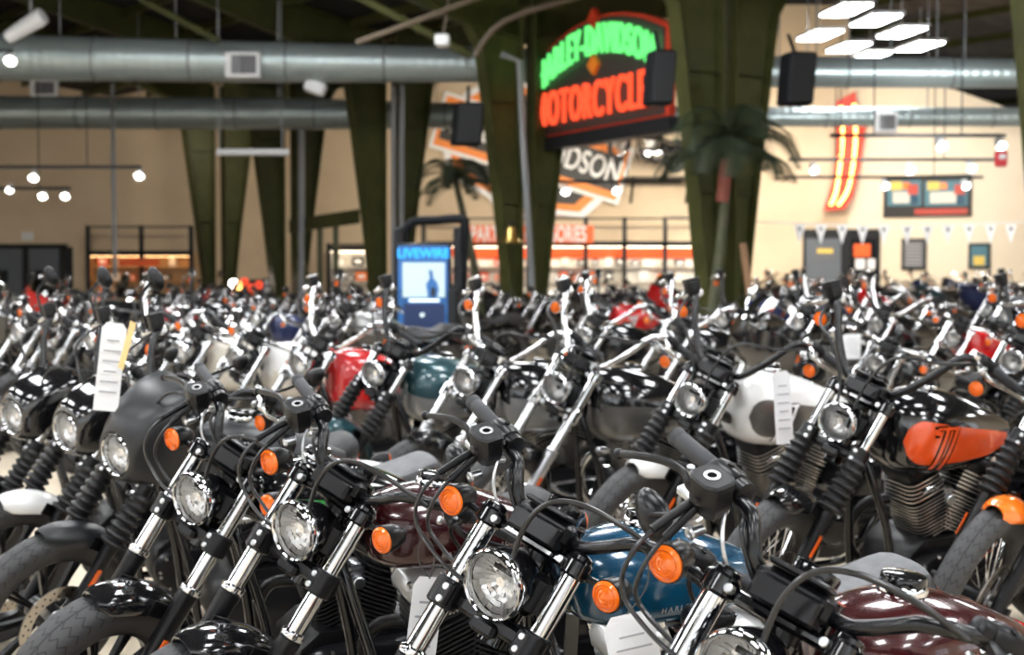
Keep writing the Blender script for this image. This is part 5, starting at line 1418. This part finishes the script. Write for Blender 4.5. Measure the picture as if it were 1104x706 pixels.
for row in range(1, 10):
    start = pb + NR * (3.45 * row); k_in = 0
    n_row = start.dot(NR)
    for k in range(-22, 34):
        p = start + UR * (1.02 * k) + UR * rng.uniform(-.06, .06) + NR * rng.uniform(-.15, .15)
        s = rng.choice(['apes', 'low', 'gaiter', 'tour', 'low', 'apes', 'one']) if row < 3 else rng.choice(['apes', 'low', 'gaiter', 'tour', 'low', 'trunk', 'low'])
        col = rng.choice(PC)
        front = p + V((-sin(YAW), -cos(YAW), 0)) * .8
        if front.y < 7 or front.y > 43.2: continue
        px = 552 + FPX * front.x / front.y
        if px < -130 or px > 1230 or front.x > 19: continue
        back = p - V((-sin(YAW), -cos(YAW), 0)) * .5
        if back.y > 44.6: continue
        # keep the kiosk aisle, the columns and the wall line free
        if 405 < px < 640 and 10.5 < front.y < 21.5: continue
        if any((p + V((-sin(YAW), -cos(YAW), 0)) * t - V((at(758, 300, 22.3).x, 22.3, 0))).length < .8 for t in (0, .5, 1., 1.5)): continue
        if abs(p.y - .2 - 31) < 2.2 and abs(p.x - .5 - at(600, 340, 31.).x) < 3.2: continue
        if any(min((p + V((-sin(YAW), -cos(YAW), 0)) * t - q).length for t in (0, .5, 1., 1.5)) < .95 for q in VAL + [V((at(345, 0, 35.).x, 35., 0)), V((at(362, 0, 34.4).x, 34.4, 0)), V((at(124, 0, 34.).x, 34, 0)), V((at(325, 0, 34.).x, 34.2, 0))]): continue
        if (c0 + d * 6 - p).dot(nb) < 1.6: continue
        if px < 470 and front.y > 12: s = {'apes': 'low', 'one': 'low'}.get(s, s)
        elif px < 780 and front.y > 24: s = {'apes': 'low', 'one': 'low'}.get(s, s)
        if px < 780 and front.y > 37: continue
        k_in += 1; nfar += 1
        lod = 1 if front.y < 14 else 2
        name, cp, cf = col
        place_bike(s, lod, p, YAW + rng.uniform(-.05, .05), '%s %s, %s from the near end of the %s row' % (name, KIND[s], ORD[k_in - 1], ORD[row + 1]), GRP,
                   std(cp, cf if rng.random() < .7 else 'p_black', cp if rng.random() < .6 else 'p_black', 'p_white'), SC if s in ('apes', 'one', 'gaiter') and front.y < 22 else 1.)
print('FAR BIKES', nfar)
# motorcycle hung on the back wall
r = place_bike('apes', 2, (0, 0), 0, 'chrome motorcycle mounted high on the tan back wall under the neon sign', 'motorcycle on the wall', std('p_black', 'p_black', 'p_black'))
q = at(714, 190, YF - 1.2); r.location = (q.x + .3, q.y, q.z + .1); r.rotation_euler = (0, rad(-12), rad(192)); r.scale = (1.15, 1.15, 1.15)
m = MB('dark_steel'); m.box((q.x, YF - .6, q.z - .03), (2.2, 1.2, .05), None, .01); m.tube([(q.x - .8, YF - 1., q.z), (q.x - .8, YF - .02, q.z - .7)], .04, 8); m.tube([(q.x + .8, YF - 1., q.z), (q.x + .8, YF - .02, q.z - .7)], .04, 8)
thing('wall_shelf', 'bracketed shelf carrying the motorcycle high on the back wall', 'shelf', m)

# ------------------------------------------------------------------ hanging tags
def tag(px0, py0, Y, w, h, tilt, yaw_, label, string=None, lines=6):
    c = at(px0, py0, Y); root = thing('price_tag', label, 'tag', None, 'price tags hung on motorcycles', c)
    X = V((cos(yaw_), sin(yaw_), 0)); Z = V((sin(tilt), 0, cos(tilt))); Z = (Z - X * Z.dot(X) * 0).normalized(); Yv = Z.cross(X).normalized(); X = Yv.cross(Z)
    m = MB('paper'); B = (X, Yv, Z)
    ol = [(-w / 2, -h), (w / 2, -h), (w / 2, -.02), (w * .32, 0), (-w * .32, 0), (-w / 2, -.02)]
    m.loft([[c + X * x + Z * z + Yv * t + Yv * .01 * sin(3 * z / h) for x, z in ol] for t in (-.0006, .0006)])
    part('card', m, root)
    p = MB('paper_print')
    for k in range(lines): 
        ww = w * (.7 if k % 3 else .5); p.box(c + Z * (-.2 * h - k * h * .7 / lines) - Yv * .0022 + Yv * .01 * sin(3 * (-.2 - k * .7 / lines)), (ww, .0006, h * .018), B)
    part('printed_lines', p, root)
    if string:
        s_ = MB('cable'); s_.tube([at(x, y, Y + dy) for x, y, dy in string], .0016, 6, 5); part('loop_string', s_, root)
tag(463, 622, 3.75, .075, .3, .12, .25, 'white price tag hung between the maroon engine and the blue bike fork', [(463, 624, 0), (452, 606, 0), (452, 588, 0), (459, 580, 0), (467, 590, 0), (468, 608, 0), (463, 624, 0)])
tag(676, 662, 2.95, .1, .2, -.18, .2, 'white price tag dangling from the nearest motorcycle left indicator cables', [(676, 662, 0), (690, 645, 0), (699, 625, 0), (697, 600, 0), (688, 590, 0), (684, 600, 0)])
tag(124, 348, 5.5, .085, .31, .12, .3, 'long white price tag with buff slip on the matt fairing motorcycle', None)
tag(842, 400, 6.45, .075, .3, -.06, .2, 'white price tag hanging over the number one on the white tank', [(842, 402, 0), (838, 392, 0), (842, 386, 0)])
def control_points():
    """world positions of the hand controls of the placed motorcycles"""
    for root, sty, sc, loc, yaw in BIKES:
        if STY[sty]['bars'] not in ('apes', 'drag') or root['group'] != GRP: continue
        F = V((-sin(yaw), -cos(yaw), 0)); Lw = V((-F.y, F.x, 0))
        z = 1.0 if STY[sty]['bars'] == 'apes' else .82
        for l in (-.27, .27):
            h = steer_matrix(STY[sty]['wr']) @ V((0., l, z)) * sc
            y2 = h.y * cos(LEAN) + h.z * sin(LEAN); z2 = h.z * cos(LEAN) - h.y * sin(LEAN)
            yield loc + F * h.x + Lw * y2 + V((0, 0, z2))
def pix(p):
    q = p - V((0, 0, CAMH)); zc = q.y * cos(PITCH) - q.z * sin(PITCH); yc = q.y * sin(PITCH) + q.z * cos(PITCH)
    return 552 + FPX * q.x / zc, 353 - FPX * yc / zc
CP = list(control_points())
def hang_tag(px, py, y0, y1, w, h, label):
    best = min((p for p in CP if y0 < p.y < y1), key=lambda p: (pix(p)[0] - px) ** 2 + (pix(p)[1] - py) ** 2)
    F = V((-sin(YAW), -cos(YAW), 0)); top = best + F * .04 + V((0, 0, -.05)); x, y = pix(top)
    u = pix(best + F * .03)
    tag(x, y, top.y, w, h, 0., .1, label, [(x, y, 0), (x - 2, (y + u[1]) / 2, 0), (u[0], u[1] - 1, .0), (x + 2, (y + u[1]) / 2, 0), (x, y, 0)])
hang_tag(905, 318, 8., 13., .13, .17, 'broad white price tag on a handlebar behind the orange panelled bike')
hang_tag(808, 345, 8., 13., .1, .24, 'white price tag hanging among black bikes behind the white tank')
m = MB('buff_paper'); c = at(136, 352, 5.42); m.loft([[c + V((x, t, z)) for x, z in ((-.03, -.14), (-.012, -.15), (.035, .01), (.015, .02))] for t in (0, .0012)]); thing('paper_slip', 'buff paper slip tucked on the long white tag of the fairing bike', 'paper slip', m)

# ------------------------------------------------------------------ light
wd = bpy.data.worlds.new('world'); scn.world = wd; wd.use_nodes = True
wd.node_tree.nodes['Background'].inputs[0].default_value = (.9, .95, 1., 1); wd.node_tree.nodes['Background'].inputs[1].default_value = .1
def spot(loc, tgt, e, size, col=(1, .88, .7), r=.15):
    l = bpy.data.lights.new('track_spot', 'SPOT'); l.energy = e; l.spot_size = size; l.spot_blend = .8; l.color = col; l.shadow_soft_size = r
    o = bpy.data.objects.new('track_spot', l); COL.objects.link(o); o.location = loc; o.rotation_euler = (V(tgt) - V(loc)).to_track_quat('-Z', 'Y').to_euler()
for px, e in ((40, 320), (150, 320), (290, 420), (450, 900), (600, 1500), (700, 1400), (800, 1450), (880, 1650)):  # wall wash standing in for the track lamps
    a = at(px, 130, 38.); spot(a, at(px, 215, YF), e * .6, rad(95))
for px, e in ((960, 1400), (1040, 1200)):
    a = at(px, 140, 36.); spot(a, on_right(px, 220), e * .24, rad(95))
for lx, tx, e in ((5.5, 9., 500), (9., 12.5, 500)): spot((lx + 1, 27., 4.0), (tx + .5, 35., 2.), e * 2., rad(70), (1, .95, .88))  # added without a fixture to brighten the pennants and bikes at right
for tx, ty, sx in ((900, 100, 7.), (1010, 100, 9.5)): spot((sx, 22.5, 3.9), at(tx, ty, 32.), 1100, rad(46), (.92, .97, 1.))  # added uplights, no fixture there, to brighten the right hand ducts
vs = scn.view_settings; vs.view_transform = 'Standard'; vs.look = 'None'; vs.gamma = 1; vs.use_curve_mapping = False; vs.exposure = 0.
scn.cycles.sample_clamp_indirect = 6.
